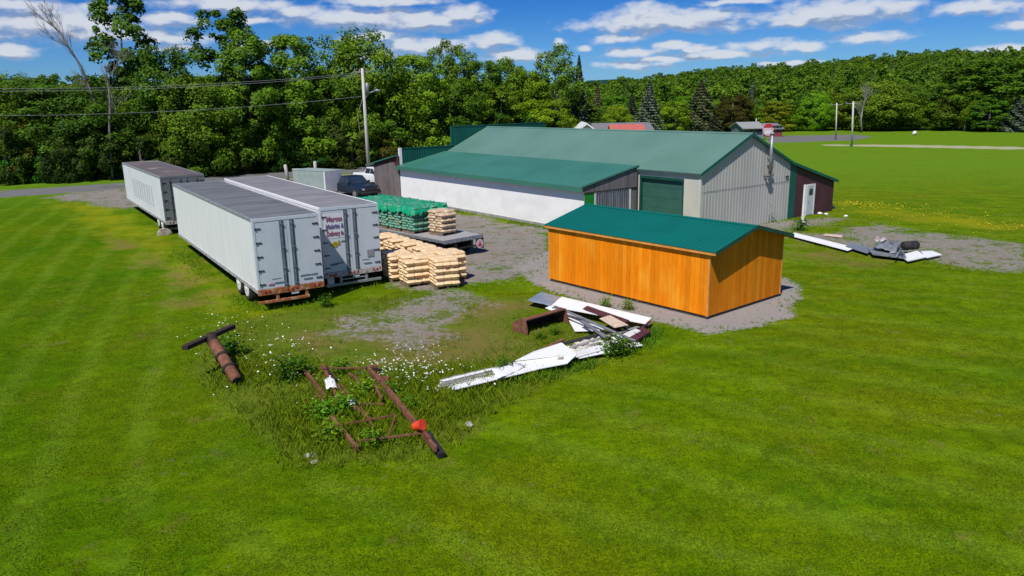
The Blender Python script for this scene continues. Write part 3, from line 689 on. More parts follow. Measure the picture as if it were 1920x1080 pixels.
# ------------------------------------------------------------------ the long green-roofed building
BX, BY, BYAW = 10.843, 42.906, 2.215; BL, BW_, BH, BP = 27.0, 8.72, 3.61, 5.56
LU, LV, LE = 4.87, 4.44, 2.72
RW, RE = 5.2, 2.10
bd = thing('green_roofed_building', 'long workshop with faded green metal roof and grey corrugated gable', 'building', (BX, BY, 0), BYAW)
def ribbed(axis, a0, a1, pos, topf, z0, rib, depth, width, mb=None, th=.05, out=1):
    """wall with upright ribs. axis: 'v' (wall at u=pos spanning v) or 'u' (wall at v=pos)"""
    m = mb or MB(); nseg = 1
    q = a0
    P = [(a0, z0), (a1, z0)] + [(a, topf(a)) for a in np.linspace(a1, a0, 15)]
    ax_ = 'x' if axis == 'v' else 'y'
    m.prism(P, ax_, min(pos, pos+th*-out), max(pos, pos+th*-out))
    while q < a1-width:
        zt_ = min(topf(q), topf(q+width))
        if axis == 'v': m.box(min(pos, pos+depth*out), max(pos, pos+depth*out), q, q+width, z0, zt_)
        else: m.box(q, q+width, min(pos, pos+depth*out), max(pos, pos+depth*out), z0, zt_)
        q += rib
    return m
gt_ = lambda v: BP-.06-(BP-BH)*abs(v+BW_/2)/(BW_/2)
part('gable_wall', ribbed('v', -BW_+.02, -.16, 0, gt_, 0, .28, .018, .12, out=-1), MT['siding_grey'], bd)
m_ = MB()
for v in np.arange(-BW_+.1, -.2, .30): m_.box(-.036, -.0, v+.13, v+.15, 2.43, 2.47)
m_.box(-.034, -.031, -BW_+.05, -.2, 2.44, 2.462); part('wall_seam', m_, MT['galv'], bd)
# side wall with the garage door opening
m_ = MB(); m_.box(.0, 1.22, -.12, 0, .0, BH-.12); m_.box(1.22, 4.87, -.12, 0, 3.12, BH-.12); m_.box(4.70, 4.87, -.12, 0, 0, 3.12)
m_.box(-.02, .16, -.16, .02, 0, BH-.1)
part('side_wall', m_, MT['cream'], bd)
m_ = MB(); m_.box(4.87, BL, -.12, 0, 0, BH-.1); m_.box(.1, BL, -BW_, -BW_+.12, 0, BH-.1); m_.box(BL-.12, BL, -BW_, 0, 0, BH-.1); part('inner_wall', m_, MT['grey_wall'], bd)
m_ = MB()
for k in range(5): m_.box(1.25, 4.68, -.20, -.15+(.004 if k % 2 else 0), .02+k*.62, .02+k*.62+.61)
gd = part('garage_door', m_, MT['green_door'], bd, bevel=.012, label='wide green sectional garage door')
m_ = MB(); m_.box(1.22, 1.32, -.15, .012, 0, 3.15); m_.box(4.58, 4.72, -.15, .012, 0, 3.15); m_.box(1.32, 4.58, -.15, .012, 2.98, 3.15)
part('frame', m_, MT['green_trim'], gd)
m_ = MB(); m_.box(-.02, 4.87, .10, .14, BH-.22, BH-.06); m_.box(-.02, 4.87, .0, .14, BH-.06, BH-.03); part('fascia', m_, MT['cream'], bd)
# main roof
EO = .22; s1 = (BP-BH)/(BW_/2); rz = BP+.04
part('roof_panel', roof_sheet(-.18, BL, EO, rz-s1*(BW_/2+EO), -BW_/2, rz, .3, .04, .012, .03), MT['green_light'], bd, label='faded grey-green upper roof slope')
s2 = (BH-RE)/RW
part('roof_panel', roof_sheet(-.18, BL, -BW_, rz-s1*(BW_/2), -BW_/2, rz, .3, .04, .012, .03), MT['green_light'], bd)
part('roof_panel', roof_sheet(-.18, BL-4, -BW_-RW-.25, RE-s2*.25+.06, -BW_-.002, rz-s1*(BW_/2)-.003, .3, .04, .012, .03), MT['green_lean'], bd)
m_ = MB(); m_.prism([(-BW_/2-.16, rz-.045), (-BW_/2, rz+.035), (-BW_/2+.16, rz-.045)], 'x', -.2, BL); part('ridge_cap', m_, MT['green_light'], bd)
m_ = MB()
def rake(v0, z0, v1, z1, x=-.205, h=.16, m=m_):
    m.hexa([(x,v0,z0-h),(x+.03,v0,z0-h),(x+.03,v1,z1-h),(x,v1,z1-h),(x,v0,z0+.02),(x+.03,v0,z0+.02),(x+.03,v1,z1+.02),(x,v1,z1+.02)])
rake(EO, rz-s1*(BW_/2+EO), -BW_/2, rz); rake(-BW_, rz-s1*BW_/2, -BW_/2, rz); rake(-BW_-RW-.25, RE-s2*.25+.06, -BW_, rz-s1*BW_/2-.003)
part('rake_trim', m_, MT['green_dark'], bd)
# right lean-to (maroon)
rt_ = lambda v: RE+s2*(v+BW_+RW)-.02
m_ = MB(); ribbed('v', -BW_-RW, -BW_-.66, -.02, rt_, 0, .23, .015, .04, m_, out=-1); part('maroon_wall', m_, MT['maroon'], bd)
m_ = MB(); m_.prism([(-BW_-.66,0),(-BW_-.0,0),(-BW_-.0,rt_(-BW_)),(-BW_-.66,rt_(-BW_-.66))], 'x', -.045, .03); part('corner_trim', m_, MT['green_dark'], bd)
m_ = MB(); m_.box(0, BL-4, -BW_-RW, -BW_-RW+.08, 0, RE-.05); m_.box(BL-4.1, BL-4, -BW_-RW, -BW_, 0, RE); part('maroon_wall', m_, MT['maroon'], bd)
dv0, dv1 = -11.55, -10.62
m_ = MB(); m_.box(-.10, -.045, dv0+.1, dv1-.1, .05, 1.93); de = part('entry_door', m_, MT['door_blue'], bd, label='white entry door with an arched window')
m_ = MB(); m_.box(-.11, -.03, dv0-.02, dv0+.1, 0, 2.05); m_.box(-.11, -.03, dv1-.1, dv1+.02, 0, 2.05); m_.box(-.11, -.03, dv0+.1, dv1-.1, 1.93, 2.05); part('frame', m_, MT['white_paint'], de)
m_ = MB(); arc = [(dv0+.25,1.35),(dv1-.25,1.35)] + [((dv0+dv1)/2+(.215)*math.cos(a), 1.6+.2*math.sin(a)) for a in np.linspace(0, PI, 9)]; m_.prism(arc, 'x', -.112, -.101); part('window', m_, MT['glass'], de)
m_ = MB(); m_.tube([(-.11, dv1-.17, .95), (-.16, dv1-.17, .95)], .03, 8); part('handle', m_, MT['chrome'], de)
# left lean-to
s3 = (BH+.06-LE)/(LV+.32)
part('roof_panel', roof_sheet(LU-.12, BL+.05, LV+.32, LE+.06, .02, BH+.12-.0, .3, .04, .012, .03), MT['green_lean'], bd, label='darker green lower lean-to roof')
m_ = MB(); m_.box(LU-.12, BL, LV+.325, LV+.35, LE-.22, LE+.055); part('fascia', m_, MT['green_lean'], bd)
m_ = MB(); m_.box(LU+.06, BL, LV-.12, LV, .18, LE+.02)
part('white_wall', m_, MT['white_wall'], bd)
m_ = MB(); m_.box(LU, BL, LV-.14, LV+.03, 0, .18); part('foundation', m_, MT['concrete'], bd)
lt = lambda v: BH+.02-(BH-LE)*(v/(LV+.32))
m_ = MB(); m_.prism([(.0,2.42),(LV+.1,2.42),(LV+.1,lt(LV+.1)),(.0,lt(0))], 'x', LU-.03, LU+.03); part('weathered_boards', m_, MT['wood_grey_y'], bd)
m_ = MB(); m_.box(LU-.05, LU-.03, .1, LV, 2.38, 2.44); m_.box(LU-.045, LU+.0, -.05, .12, 0, 3.3); m_.bar((LU-.06, LV+.32, LE+.03), (LU-.06, 0, BH+.09), .04, .12); part('beam', m_, MT['dark_metal'], bd)
m_ = MB(); m_.box(LU-.01, LU+.03, 3.68, LV-.0, 0, 2.38); part('green_panel', m_, MT['green_bright'], bd)
m_ = MB(); m_.box(LU-.035, LU+.02, 3.58, 3.68, 0, 2.38); m_.box(LU-.035, LU+.02, .62, .82, 0, 2.38); part('white_trim', m_, MT['white_paint'], bd)
m_ = MB(); ribbed('v', .82, 3.58, LU+.0, lambda v: 2.38, 0, .19, .05, .08, m_, out=-1); part('corrugated_wall', m_, MT['siding_dark'], bd)
m_ = MB(); m_.box(LU-.0, LU+.04, .12, .62, 0, 2.38); part('weathered_boards', m_, MT['wood_grey_y'], bd)
# false front
PU = BL+.12
m_ = MB(); ribbed('v', -.72, LV-.28, PU-.03, lambda v: 4.13, 2.2, .23, .03, .07, m_, out=-1); ribbed('v', -11.0, -.72, PU-.03, lambda v: 5.70, 2.2, .23, .03, .07, m_, out=-1)
part('false_front', m_, MT['green_dark'], bd, label='stepped green metal false front at the far end')
m_ = MB(); m_.box(PU-.09, PU+.05, -.76, -.64, 4.13, 5.74); m_.box(PU-.08, PU+.05, -11.0, -.64, 5.70, 5.76); m_.box(PU-.08, PU+.05, -.64, LV-.28, 4.12, 4.18); part('cap_trim', m_, MT['green_dark'], bd)
m_ = MB(); m_.box(PU-.1, PU+.1, LV-.28, LV-.05, 1.95, 4.2); part('corner_post', m_, MT['white_paint'], bd)
# porch on the road side
m_ = MB(); m_.box(BL+.02, BL+4.4, LV+.02, LV+.12, 0, 2.1); m_.prism([(BL+.02,2.1),(BL+4.4,2.1),(BL+4.4,2.55),(BL+.9,3.05),(BL+.02,2.2)], 'y', LV+.02, LV+.12); part('porch_wall', m_, MT['wood_grey'], bd, label='weathered grey upright boards')
m_ = MB(); m_.prism([(BL+.02,2.22),(BL+.9,3.05),(BL+4.4,2.56),(BL+4.4,2.72),(BL+.02,3.6)], 'y', LV+.01, LV+.09); m_.box(BL+4.3, BL+4.4, -5, LV+.02, 0, 2.7); part('porch_gable', m_, MT['wood_brown'], bd)
m_ = MB(); m_.hexa([(BL+.2,-6,3.55),(BL+5.5,-6,2.52),(BL+5.5,LV+.35,2.52),(BL+.2,LV+.35,3.55),(BL+.2,-6,3.64),(BL+5.5,-6,2.61),(BL+5.5,LV+.35,2.61),(BL+.2,LV+.35,3.64)]); part('porch_roof', m_, MT['green_lean'], bd)
# stove pipe in front of the gable
cv = -6.05
m_ = MB(); m_.tube([(-.34, cv, 3.0), (-.34, cv, 5.45)], .095, 12); m_.tube([(-.34, cv, 5.45), (-.34, cv, 5.58)], [.13,.13], 12); m_.tube([(-.34, cv, 3.05), (-.28, cv, 2.85), (.0, cv, 2.85)], .095, 10)
ch_ = part('chimney', m_, MT['galv'], bd, True, label='galvanised stove pipe rising past the eave')
m_ = MB(); m_.box(-.42, -.02, cv-.17, cv-.12, 3.0, 3.3); m_.box(-.42, -.02, cv+.1, cv+.15, 3.0, 3.1); m_.box(-.4, -.02, cv-.16, cv-.12, 4.05, 4.15); m_.box(-.4,-.02,cv-.3,cv-.12,3.6,3.66); part('bracket', m_, MT['plank_grey'], ch_)
m_ = MB(); m_.box(-.09, -.03, -8.5, -8.2, 2.72, 2.79); part('wall_light', m_, MT['dark_metal'], bd)
# white post by the entry door
po = MB(); po.box(-.07,.07,-.07,.07,0,2.35); po.box(-.11,.11,-.11,.11,0,.06); o = part('white_post', po, MT['white_paint'], None, bevel=.01); o.location = G(1505, 417); o.rotation_euler = (0,0,.6)
tag(o, 'white square post standing before the maroon lean-to door', 'post')
for i, (px, py, s) in enumerate(((1537,402,.16),(1549,403,.13),(1559,390,.2),(1586,407,.14))):
    mb = MB(); mb.tube([(0,0,0),(0,0,s*.6),(0,0,s)], [s,s*1.1,s*.4], 7); o = part('white_stone', mb, MT['white_paint'] if i != 2 else MT['stone'], None, True)
    o.location = G(px, py); o.rotation_euler = (.1*i,.1,i)
    tag(o, ['pale rock left of the maroon lean-to corner', 'second pale rock by the maroon lean-to corner', 'grey rock at the far corner of the maroon lean-to', 'small grey rock in the grass right of the maroon lean-to'][i], 'rock')

# ------------------------------------------------------------------ pallets of bags
def pillow(w_, d_, h_, seed, n_=9):
    r = random.Random(seed); V = []; Fc = []
    for sgn in (1, -1):
        for i in range(n_+1):
            for j in range(n_+1):
                a = -1+2*i/n_; b = -1+2*j/n_; e = ((1-abs(a)**9)*(1-abs(b)**9))**.38
                V.append((a*w_/2*(.94+.06*(1-abs(b)**3)), b*d_/2*(.94+.06*(1-abs(a)**3)), h_/2+sgn*e*h_/2*(.93+.14*r.random())))
    m = (n_+1)**2
    for k in (0, m):
        for i in range(n_):
            for j in range(n_):
                a = k+i*(n_+1)+j; q = (a, a+n_+1, a+n_+2, a+1); Fc.append(q if k == 0 else q[::-1])
    return np.array(V), np.array(Fc)
PIL = {}
for key, mt in (('tan', 'bag_tan'), ('pale', 'bag_pale'), ('green', 'bag_green'), ('gbrown', 'bag_brownish')):
    for k in range(2):
        V, Fc = pillow(.60, .42, .155, k*7+1); PIL[key, k] = npmesh('bag', V, Fc, MT[mt], None, True)
def pallet_mb():
    p = MB()
    for q in np.linspace(-.5, .44, 7): p.box(q, q+.08, -.5, .5, .105, .125)
    for q in (-.5, -.05, .42): p.box(-.5, .52, q, q+.08, .02, .105)
    for q in (-.5, 0, .44): p.box(q, q+.08, -.5, .5, 0, .02)
    return p.mesh('pallet', MT['wood_pallet'])
PALLET = pallet_mb()
def bag_stack(label, x, y, z, yaw, layers, kind, group, cap=False, cat='bag pallet'):
    t = thing('bag_pallet', label, cat, (x, y, z), yaw, group)
    link('pallet', PALLET, t)
    r = random.Random(hash((round(x,2), round(y,2))) & 0xffff)
    for L_ in range(layers):
        zz = .12+L_*.138
        lay = [(-.26,-.30,0),(-.26,.12,0),(-.26,.36,0)] 
        if L_ % 2 == 0: pos = [(-.27,-.34,0),(-.27,.0,0),(-.27,.34,0),(.30,-.22,1),(.30,.24,1)]
        else: pos = [(.27,-.34,0),(.27,.0,0),(.27,.34,0),(-.30,-.22,1),(-.30,.24,1)]
        if L_ == layers-1 and kind != 'green': pos = pos[:4] if r.random() < .6 else pos
        for (a, b, rot) in pos:
            kk = kind if kind != 'green' else ('green' if r.random() < .75 else 'gbrown')
            o = link('bag', PIL[kk, r.randint(0, 1)], t)
            o.location = (a+r.uniform(-.02,.02), b+r.uniform(-.02,.02), zz+r.uniform(-.006,.006)); o.rotation_euler = (r.uniform(-.02,.02), r.uniform(-.02,.02), rot*PI/2+r.uniform(-.035,.035)); o.scale = (1.08, .97, 1.34)
    if kind != 'green':
        mk = MB(); q = r.randint(2, layers-2); zz = .125+q*.135+.03
        for a in (-.25, .1): mk.box(-.595, -.58, a-.12, a+.05, zz, zz+.05)
        part('printed_mark', mk, MT['bag_mark'], t)
    if cap:
        V = []; Fc = []; n_ = 12
        for i in range(n_+1):
            for j in range(n_+1):
                a = -1+2*i/n_; b = -1+2*j/n_; e = max(abs(a), abs(b)); edge = i in (0, n_) or j in (0, n_)
                zz = .125+layers*.135+.06 - (.0 if e < .95 else .0)
                dz = .0
                if e > .84: dz = -.10
                if edge: dz = -.34 + r.uniform(-.10, .06)
                V.append((a*.66, b*.62, zz+dz+r.uniform(-.05, .07)))
        for i in range(n_):
            for j in range(n_):
                a = i*(n_+1)+j; Fc.append((a, a+n_+1, a+n_+2, a+1))
        link('plastic_cover', npmesh('plastic_cover', np.array(V), np.array(Fc), MT['wrap_green'], None, True), t)
    return t
GG = 'pallets of tan bags on the ground'
bag_stack('tan bag pallet nearest the camera, right end of the front row', -2.92, 31.72, 0, math.radians(112), 8, 'tan', GG)
bag_stack('tan bag pallet in the middle of the front row, left of the nearest one', -4.28, 32.25, 0, math.radians(118), 8, 'tan', GG)
bag_stack('tan bag pallet at the left end of the front row by the trailer', -5.15, 33.25, 0, math.radians(120), 8, 'tan', GG)
NMS = ['tan bag pallet directly behind the nearest one, beside the flatbed', 'second tan bag pallet in the row beside the flatbed', 'third tan bag pallet in the row beside the flatbed', 'fourth tan bag pallet in the row beside the flatbed', 'fifth tan bag pallet in the row, next to the lettered trailer door', 'farthest tan bag pallet in the row beside the flatbed']
for i in range(6):
    bag_stack(NMS[i], -2.75-.76*i, 33.1+1.12*i, 0, math.radians(124), 7 if i else 8, 'tan', GG)
bag_stack('tan bag pallet wedged between the front row and the back row', -3.75, 33.35, 0, math.radians(120), 7, 'tan', GG)
# old stacked pallets in the trailer's shade
t = thing('pallet_stack', 'dark stack of old pallets in the shade beside the lettered trailer', 'pallet stack', (-6.05, 34.5, 0), math.radians(122))
PD = bpy.data.meshes.new_from_object(link('tmp', PALLET)); bpy.data.objects.remove(bpy.data.objects['tmp']); PD.materials.clear(); PD.materials.append(MT['pallet_dark'])
for k in range(8):
    o = link('pallet', PD, t); o.location = (random.uniform(-.03,.03), random.uniform(-.03,.03), k*.128); o.rotation_euler = (0,0,random.uniform(-.05,.05)); o.scale = (1.1,1.1,1)

# ------------------------------------------------------------------ flatbed trailer with its load
FX, FY = G(834, 452, .98).x, G(834, 452, .98).y; FYAW = math.radians(133); FLn = 11.5; FW_ = 2.55
fb = thing('flatbed_trailer', 'flatbed trailer with grey plank deck carrying green covered pallets', 'flatbed trailer', (FX, FY, 0), FYAW)
m_ = MB()
for i in range(17): m_.box(.10, FLn, -FW_+.03+i*.147, -FW_+.03+i*.147+.142, .93, .98+random.uniform(-.004,.004))
part('deck', m_, MT['deck'], fb)
m_ = MB(); m_.box(.0, .10, -FW_, 0, .80, .985)
for i in range(9): m_.box(-.03, 0, -FW_+.12+i*.28, -FW_+.22+i*.28, .82, .93)
for yy in (.0, -FW_-.05): 
    m_.box(.1, FLn, yy, yy+.05, .84, .97)
    for q in np.arange(.5, FLn-.3, .62): m_.box(q, q+.07, yy+(.05 if yy == 0 else -.05), yy+(.10 if yy == 0 else 0), .82, .95)
part('side_rail', m_, MT['galv'], fb)
m_ = MB()
for yy in (-.75, -FW_+.65): m_.box(.05, FLn-.2, yy, yy+.12, .60, .90)
for q in np.arange(.3, FLn, .6): m_.box(q, q+.07, -FW_+.03, -.03, .82, .93)
m_.box(.0, .08, -FW_+.3, -.3, .42, .50); m_.box(.0, .08, -.8, -.7, .5, .8); m_.box(.0, .08, -FW_+.7, -FW_+.8, .5, .8)
part('frame', m_, MT['black'], fb)
for q in (1.3, 2.5):
    wheel_parts(fb, q, -.08, .42, .4, MT['galv'], 1); wheel_parts(fb, q, -FW_+.08, .42, .4, MT['galv'], -1)
m_ = MB(); m_.box(FLn-2.5, FLn-2.38, -.6, -.48, 0, .85); m_.box(FLn-2.5, FLn-2.38, -FW_+.48, -FW_+.6, 0, .85); part('landing_leg', m_, MT['dark_metal'], fb)
m_ = MB(); m_.box(-.05, -.02, -FW_+.02, -FW_+.55, .28, .82); mf = part('mud_flap', m_, MT['black'], fb)
m_ = MB(); m_.tube([(-.06, -FW_+.29, .54), (-.05, -FW_+.29, .54)], .25, 18); ds = part('reflector_disc', m_, MT['sign_pink'], mf, label='round maroon and white disc')
m_ = MB(); m_.prism([(-FW_+.29-.13, .42), (-FW_+.29+.13, .42), (-FW_+.29, .68)], 'x', -.068, -.061); part('emblem', m_, MT['sign_red'], mf)
fc, fs_ = math.cos(FYAW), math.sin(FYAW)
def onbed(u, v): return FX+u*fc-v*fs_, FY+u*fs_+v*fc
GN = ['rearmost', 'second', 'third', 'fourth', 'foremost']
for i in range(5):
    for j, vv in enumerate((-.66, -1.90)):
        x_, y_ = onbed(3.35+i*1.27, vv)
        bag_stack('%s green covered pallet on the %s side of the flatbed' % (GN[i], ['near', 'far'][j]), x_, y_, .985, FYAW, 9, 'green', 'green covered pallets on the flatbed', cap=True)
x_, y_ = onbed(1.75, -1.25)
bag_stack('lone pale bag pallet at the rear of the flatbed deck', x_, y_, .985, FYAW+.08, 8, 'pale', None)

# ------------------------------------------------------------------ vehicles by the road
def pickup(label, x, y, yaw, paint, hood_mat=None):
    """front towards +x"""
    t = thing('pickup_truck', label, 'pickup truck', (x, y, 0), yaw)
    b = MB()
    def loft(secs, mi=0):   # sections (x, halfwidth, zlow, ztop, top halfwidth)
        base = len(b.v); k = 8
        for (xx, hw, zl, zs, zt_, tw) in secs:
            for p in ((-hw,zl),(hw,zl),(hw*1.02,(zl+zs)/2),(hw,zs),(tw,zt_),(-tw,zt_),(-hw,zs),(-hw*1.02,(zl+zs)/2)): b.v.append((xx, p[0], p[1]))
        for i in range(len(secs)-1):
            for j in range(k):
                b.f.append((base+i*k+j, base+i*k+(j+1)%k, base+(i+1)*k+(j+1)%k, base+(i+1)*k+j)); b.m.append(mi)
        b.f.append(tuple(range(base, base+k))); b.m.append(mi); e = base+(len(secs)-1)*k; b.f.append(tuple(range(e, e+k))[::-1]); b.m.append(mi)
    loft([(-2.9,.92,.55,1.05,1.12,.86),(-2.85,.96,.5,1.1,1.18,.9),(-.95,.97,.45,1.12,1.18,.9)])
    loft([(-.95,.97,.45,1.12,1.16,.9),(.95,.98,.45,1.12,1.18,.9)])
    loft([(.95,.98,.45,1.05,1.2,.86),(1.6,.98,.5,1.03,1.17,.84),(2.5,.96,.5,.98,1.1,.8),(2.75,.9,.52,.9,1.0,.74)])
    part('body', b, paint, t, bevel=.03)
    c = MB(); c.hexa([(-.95,-.90,1.16),(1.15,-.90,1.16),(1.15,.90,1.16),(-.95,.90,1.16),(-.75,-.72,1.78),(.45,-.72,1.80),(.45,.72,1.80),(-.75,.72,1.78)])
    cb_ = part('cab', c, paint, t, bevel=.04)
    g1 = MB()
    g1.hexa([(1.165,-.80,1.20),(1.175,-.80,1.21),(1.175,.80,1.21),(1.165,.80,1.20),(.56,-.66,1.72),(.57,-.66,1.73),(.57,.66,1.73),(.56,.66,1.72)]); part('windshield', g1, MT['glass'], cb_)
    for s_ in (1, -1):
        g2 = MB(); y0, y1 = .875*s_, .755*s_
        for (a, b2, c2, d2) in ((-.8,.02,-.68,.02),(.08,.95,.08,.42)):
            g2.hexa([(a,y0,1.22),(b2,y0,1.22),(b2,y0+.012*s_,1.22),(a,y0+.012*s_,1.22),(c2,y1-.0*s_,1.70),(d2,y1,1.70),(d2,y1+.014*s_,1.70),(c2,y1+.014*s_,1.70)])
        part('window', g2, MT['glass'], cb_)
        mr = MB(); mr.box(.85,.95,(.98)*s_-.08,(.98)*s_+.12,1.2,1.38); part('mirror', mr, MT['black'], cb_)
        hl = MB(); hl.box(2.6,2.79,(.74*s_)-.13,(.74*s_)+.13,.78,.94); part('headlight', hl, MT['chrome'], t, bevel=.02)
        for xx in (-1.75, 1.75): wheel_parts(t, xx, .99*s_, .4, .28, MT['chrome'], s_)
    g3 = MB(); g3.box(2.72,2.80,-.58,.58,.68,.95); part('grille', g3, MT['dark_metal'], t, bevel=.01)
    g3 = MB(); g3.box(2.68,2.88,-.93,.93,.45,.64); part('bumper', g3, MT['chrome'] if hood_mat else MT['dark_metal'], t, bevel=.03)
    return t
p = G(666, 371); pickup('dark navy pickup truck parked beside the weathered wood porch', p.x-.3, p.y+1.0, math.radians(-47), MT['paint_navy'])
p = G(690, 349); pickup('white pickup truck parked behind the navy one', p.x+.9, p.y+.4, math.radians(-47), MT['paint_white'], 1)
ct = thing('cargo_trailer', 'pale green-grey enclosed cargo trailer with white front beyond the semi trailers', 'cargo trailer', (G(612, 372).x, G(612, 372).y, 0), math.radians(146))
m_ = MB(); m_.box(0, 4.0, -1.9, 0, .5, 2.25); part('body', m_, MT['pale_green'], ct, bevel=.03)
m_ = MB(); m_.prism([(4.0, 0), (5.1, -.95), (4.0, -1.9)], 'z', .5, 2.25); part('nose', m_, MT['white_paint'], ct)
m_ = MB(); m_.box(-.03, .12, -1.92, .02, .45, 2.28); part('rear_frame', m_, MT['white_paint'], ct, bevel=.01)
m_ = MB(); m_.box(-.02, 4.05, -1.92, .02, 2.25, 2.29); part('roof', m_, MT['pale_green'], ct)
wheel_parts(ct, 1.8, .06, .34, .2, MT['chrome'], 1); wheel_parts(ct, 1.8, -1.96, .34, .2, MT['chrome'], -1)
for i, (px, py, h) in enumerate(((541,340,1.75),(593,336,1.9))):
    p = G(px, py); m_ = MB(); m_.tube([(0,0,0),(0,0,h-.08),(0,0,h)], [.19,.17,.12], 10); o = part('wooden_post', m_, MT['pole_wood'], None, True); o.location = p
    tag(o, ['leaning grey post at the road edge left of the cargo trailer', 'grey post at the road edge behind the cargo trailer'][i], 'post')
    if i == 0: o.rotation_euler = (0, -.12, 0)

# ------------------------------------------------------------------ rusty scrap in the weeds
t = thing('rusty_pipe_stand', 'rusty pipe stand with dark crossbar leaning in the weeds', 'pipe stand')
a = Vector((-9.16, 21.8, 1.0)); e = Vector((-7.90, 20.25, .16)); d = (e-a).normalized()
m_ = MB(); m_.tube([a+d*.12, e], .165, 16); part('pipe', m_, MT['rust_light'], t, True)
for k in (1.05, 1.62): 
    m_ = MB(); m_.tube([a+d*(k-.035), a+d*(k+.035)], .21, 16); part('collar', m_, MT['rust_dark_and_shade'], t, True)
m_ = MB(); m_.tube([a+d*.0, a+d*.34], .175, 16); part('sleeve', m_, MT['rust_dark_and_shade'], t, True)
m_ = MB(); m_.bar((-9.48,20.74,1.0), (-8.84,22.86,1.0), .20, .13); part('crossbar', m_, MT['rust_dark_and_shade'], t, bevel=.01)
m_ = MB(); m_.tube([e-d*.02, e+d*.02], .12, 12); part('pipe_end', m_, MT['black'], t)
t = thing('rusty_chassis', 'rusty steel trailer chassis lying in tall grass', 'chassis')
def gb(mb, p1, p2, z1, z2, w_, h_): mb.bar(G(p1[0], p1[1], z1), G(p2[0], p2[1], z2), w_, h_)
m_ = MB(); gb(m_, (690,690), (817,842), .30, .26, .07, .15); part('rail', m_, MT['rust_light'], t, bevel=.01)
m_ = MB(); gb(m_, (706,704), (806,826), .33, .30, .08, .12); part('rail', m_, MT['rust'], t)
m_ = MB(); gb(m_, (622,783), (670,842), .24, .16, .08, .13); part('rail', m_, MT['rust_light'], t, bevel=.01)
m_ = MB(); gb(m_, (567,690), (610,745), .16, .18, .07, .11); part('rail', m_, MT['rust'], t)
m_ = MB(); gb(m_, (605,685), (640,765), .18, .16, .09, .09); part('rail', m_, MT['rust'], t)
for p1, p2 in (((668,757),(720,757)), ((648,795),(742,778)), ((672,827),(790,812)), ((742,778),(728,818)), ((665,745),(700,800)), ((600,690),(690,690))):
    m_ = MB(); gb(m_, p1, p2, .28, .28, .035, .035); part('cross_brace', m_, MT['rust_light'] if p1[0] in (672,668) else MT['rust'], t)
for p1, p2, z1, z2, mt_ in (((655,700),(700,735),.12,.2,'rust'), ((686,690),(716,694),.3,.22,'rust_dark_and_shade'), ((640,722),(668,765),.1,.25,'rust_light'), ((662,762),(700,790),.3,.12,'rust_light'), ((702,722),(716,748),.4,.3,'rust'), ((590,735),(625,775),.12,.16,'rust'), ((558,684),(575,697),.2,.1,'rust_dark_and_shade'), ((612,688),(628,712),.28,.2,'rust_dark_and_shade'), ((625,712),(648,745),.1,.2,'rust')):
    m_ = MB(); gb(m_, p1, p2, z1, z2, .06, .07); part('loose_bar', m_, MT[mt_], t)
m_ = MB(); p = G(832, 855, .1); gb(m_, (800,815), (829,855), .20, .08, .17, .14); part('shadowed_end', m_, MT['black'], t)  # shadowed underside of the frame end, built as a black block
for (px, py) in ((700,690),(722,712),(668,762)): 
    m_ = MB(); q = G(px, py, .15); m_.box(-.13,.13,-.07,.07,-.1,.08, R=Matrix.Rotation(random.random()*3, 3, 'Z'), c=q); part('bracket', m_, MT['rust'], t)
t = tag(part('orange_bucket', (lambda m: (m.tube([(0,0,0),(0,0,.003),(0,0,.27),(0,0,.275),(0,0,.02),(0,0,.018)], [.01,.095,.135,.12,.085,.01], 16, cap=False), m)[1])(MB()), MT['orange_red'], None, False), 'bright orange-red bucket lying on the rusty chassis', 'bucket')
t.location = G(777, 800, .40); t.rotation_euler = Vector((.72,-.45,.35)).to_track_quat('Z', 'Y').to_euler()
for i, (px, py, s) in enumerate(((583,856,.11),(589,868,.08),(880,798,.11),(508,648,.07))):
    m_ = MB(); m_.tube([(0,0,-.03),(0,0,s*.4),(.02,0,s*.75),(0,0,s*.95)], [s*.9,s*1.15,s*.8,s*.25], 8); o = part('rock', m_, MT['stone'], None, True); o.location = G(px, py); o.rotation_euler = (.2,.1,i); o.scale = (1.2,.9,.8)
    tag(o, ['larger pale rock in the grass below the rusty chassis', 'smaller pale rock in the grass below the rusty chassis', 'lone pale rock on the lawn right of the rusty chassis', 'small rock among daisies right of the pipe stand'][i], 'rock')
def crumple(name, pts, mat, label, cat, z=.18, amp=.06, n_=8, parent=None, seed=1):
    """crumpled or flat sheet spanned by four ground corners"""
    r = random.Random(seed); q = [G(p[0], p[1], p[2] if len(p) > 2 else z) for p in pts]; V = []; Fc = []
    for i in range(n_+1):
        for j in range(n_+1):
            a = i/n_; b = j/n_; P = (q[0]*(1-a)+q[1]*a)*(1-b) + (q[3]*(1-a)+q[2]*a)*b; V.append((P.x, P.y, P.z+r.uniform(-amp, amp)))
    for i in range(n_):
        for j in range(n_): 
            k = i*(n_+1)+j; Fc.append((k, k+n_+1, k+n_+2, k+1))
    o = link(name, npmesh(name, np.array(V), np.array(Fc), mat, None, amp < .02), parent); so_ = o.modifiers.new('th', 'SOLIDIFY'); so_.thickness = .02; so_.offset = -1
    if label: tag(o, label, cat)
    return o
crumple('plastic_scrap', [(608,712),(626,708),(632,726),(612,730)], MT['white_sheet'], 'crumpled white plastic scrap inside the rusty chassis', 'scrap', .25, .05, 5)
crumple('plastic_scrap', [(650,750),(668,748),(666,757),(654,760)], MT['white_sheet'], 'small white scrap on the chassis brace', 'scrap', .32, .03, 4, seed=3)

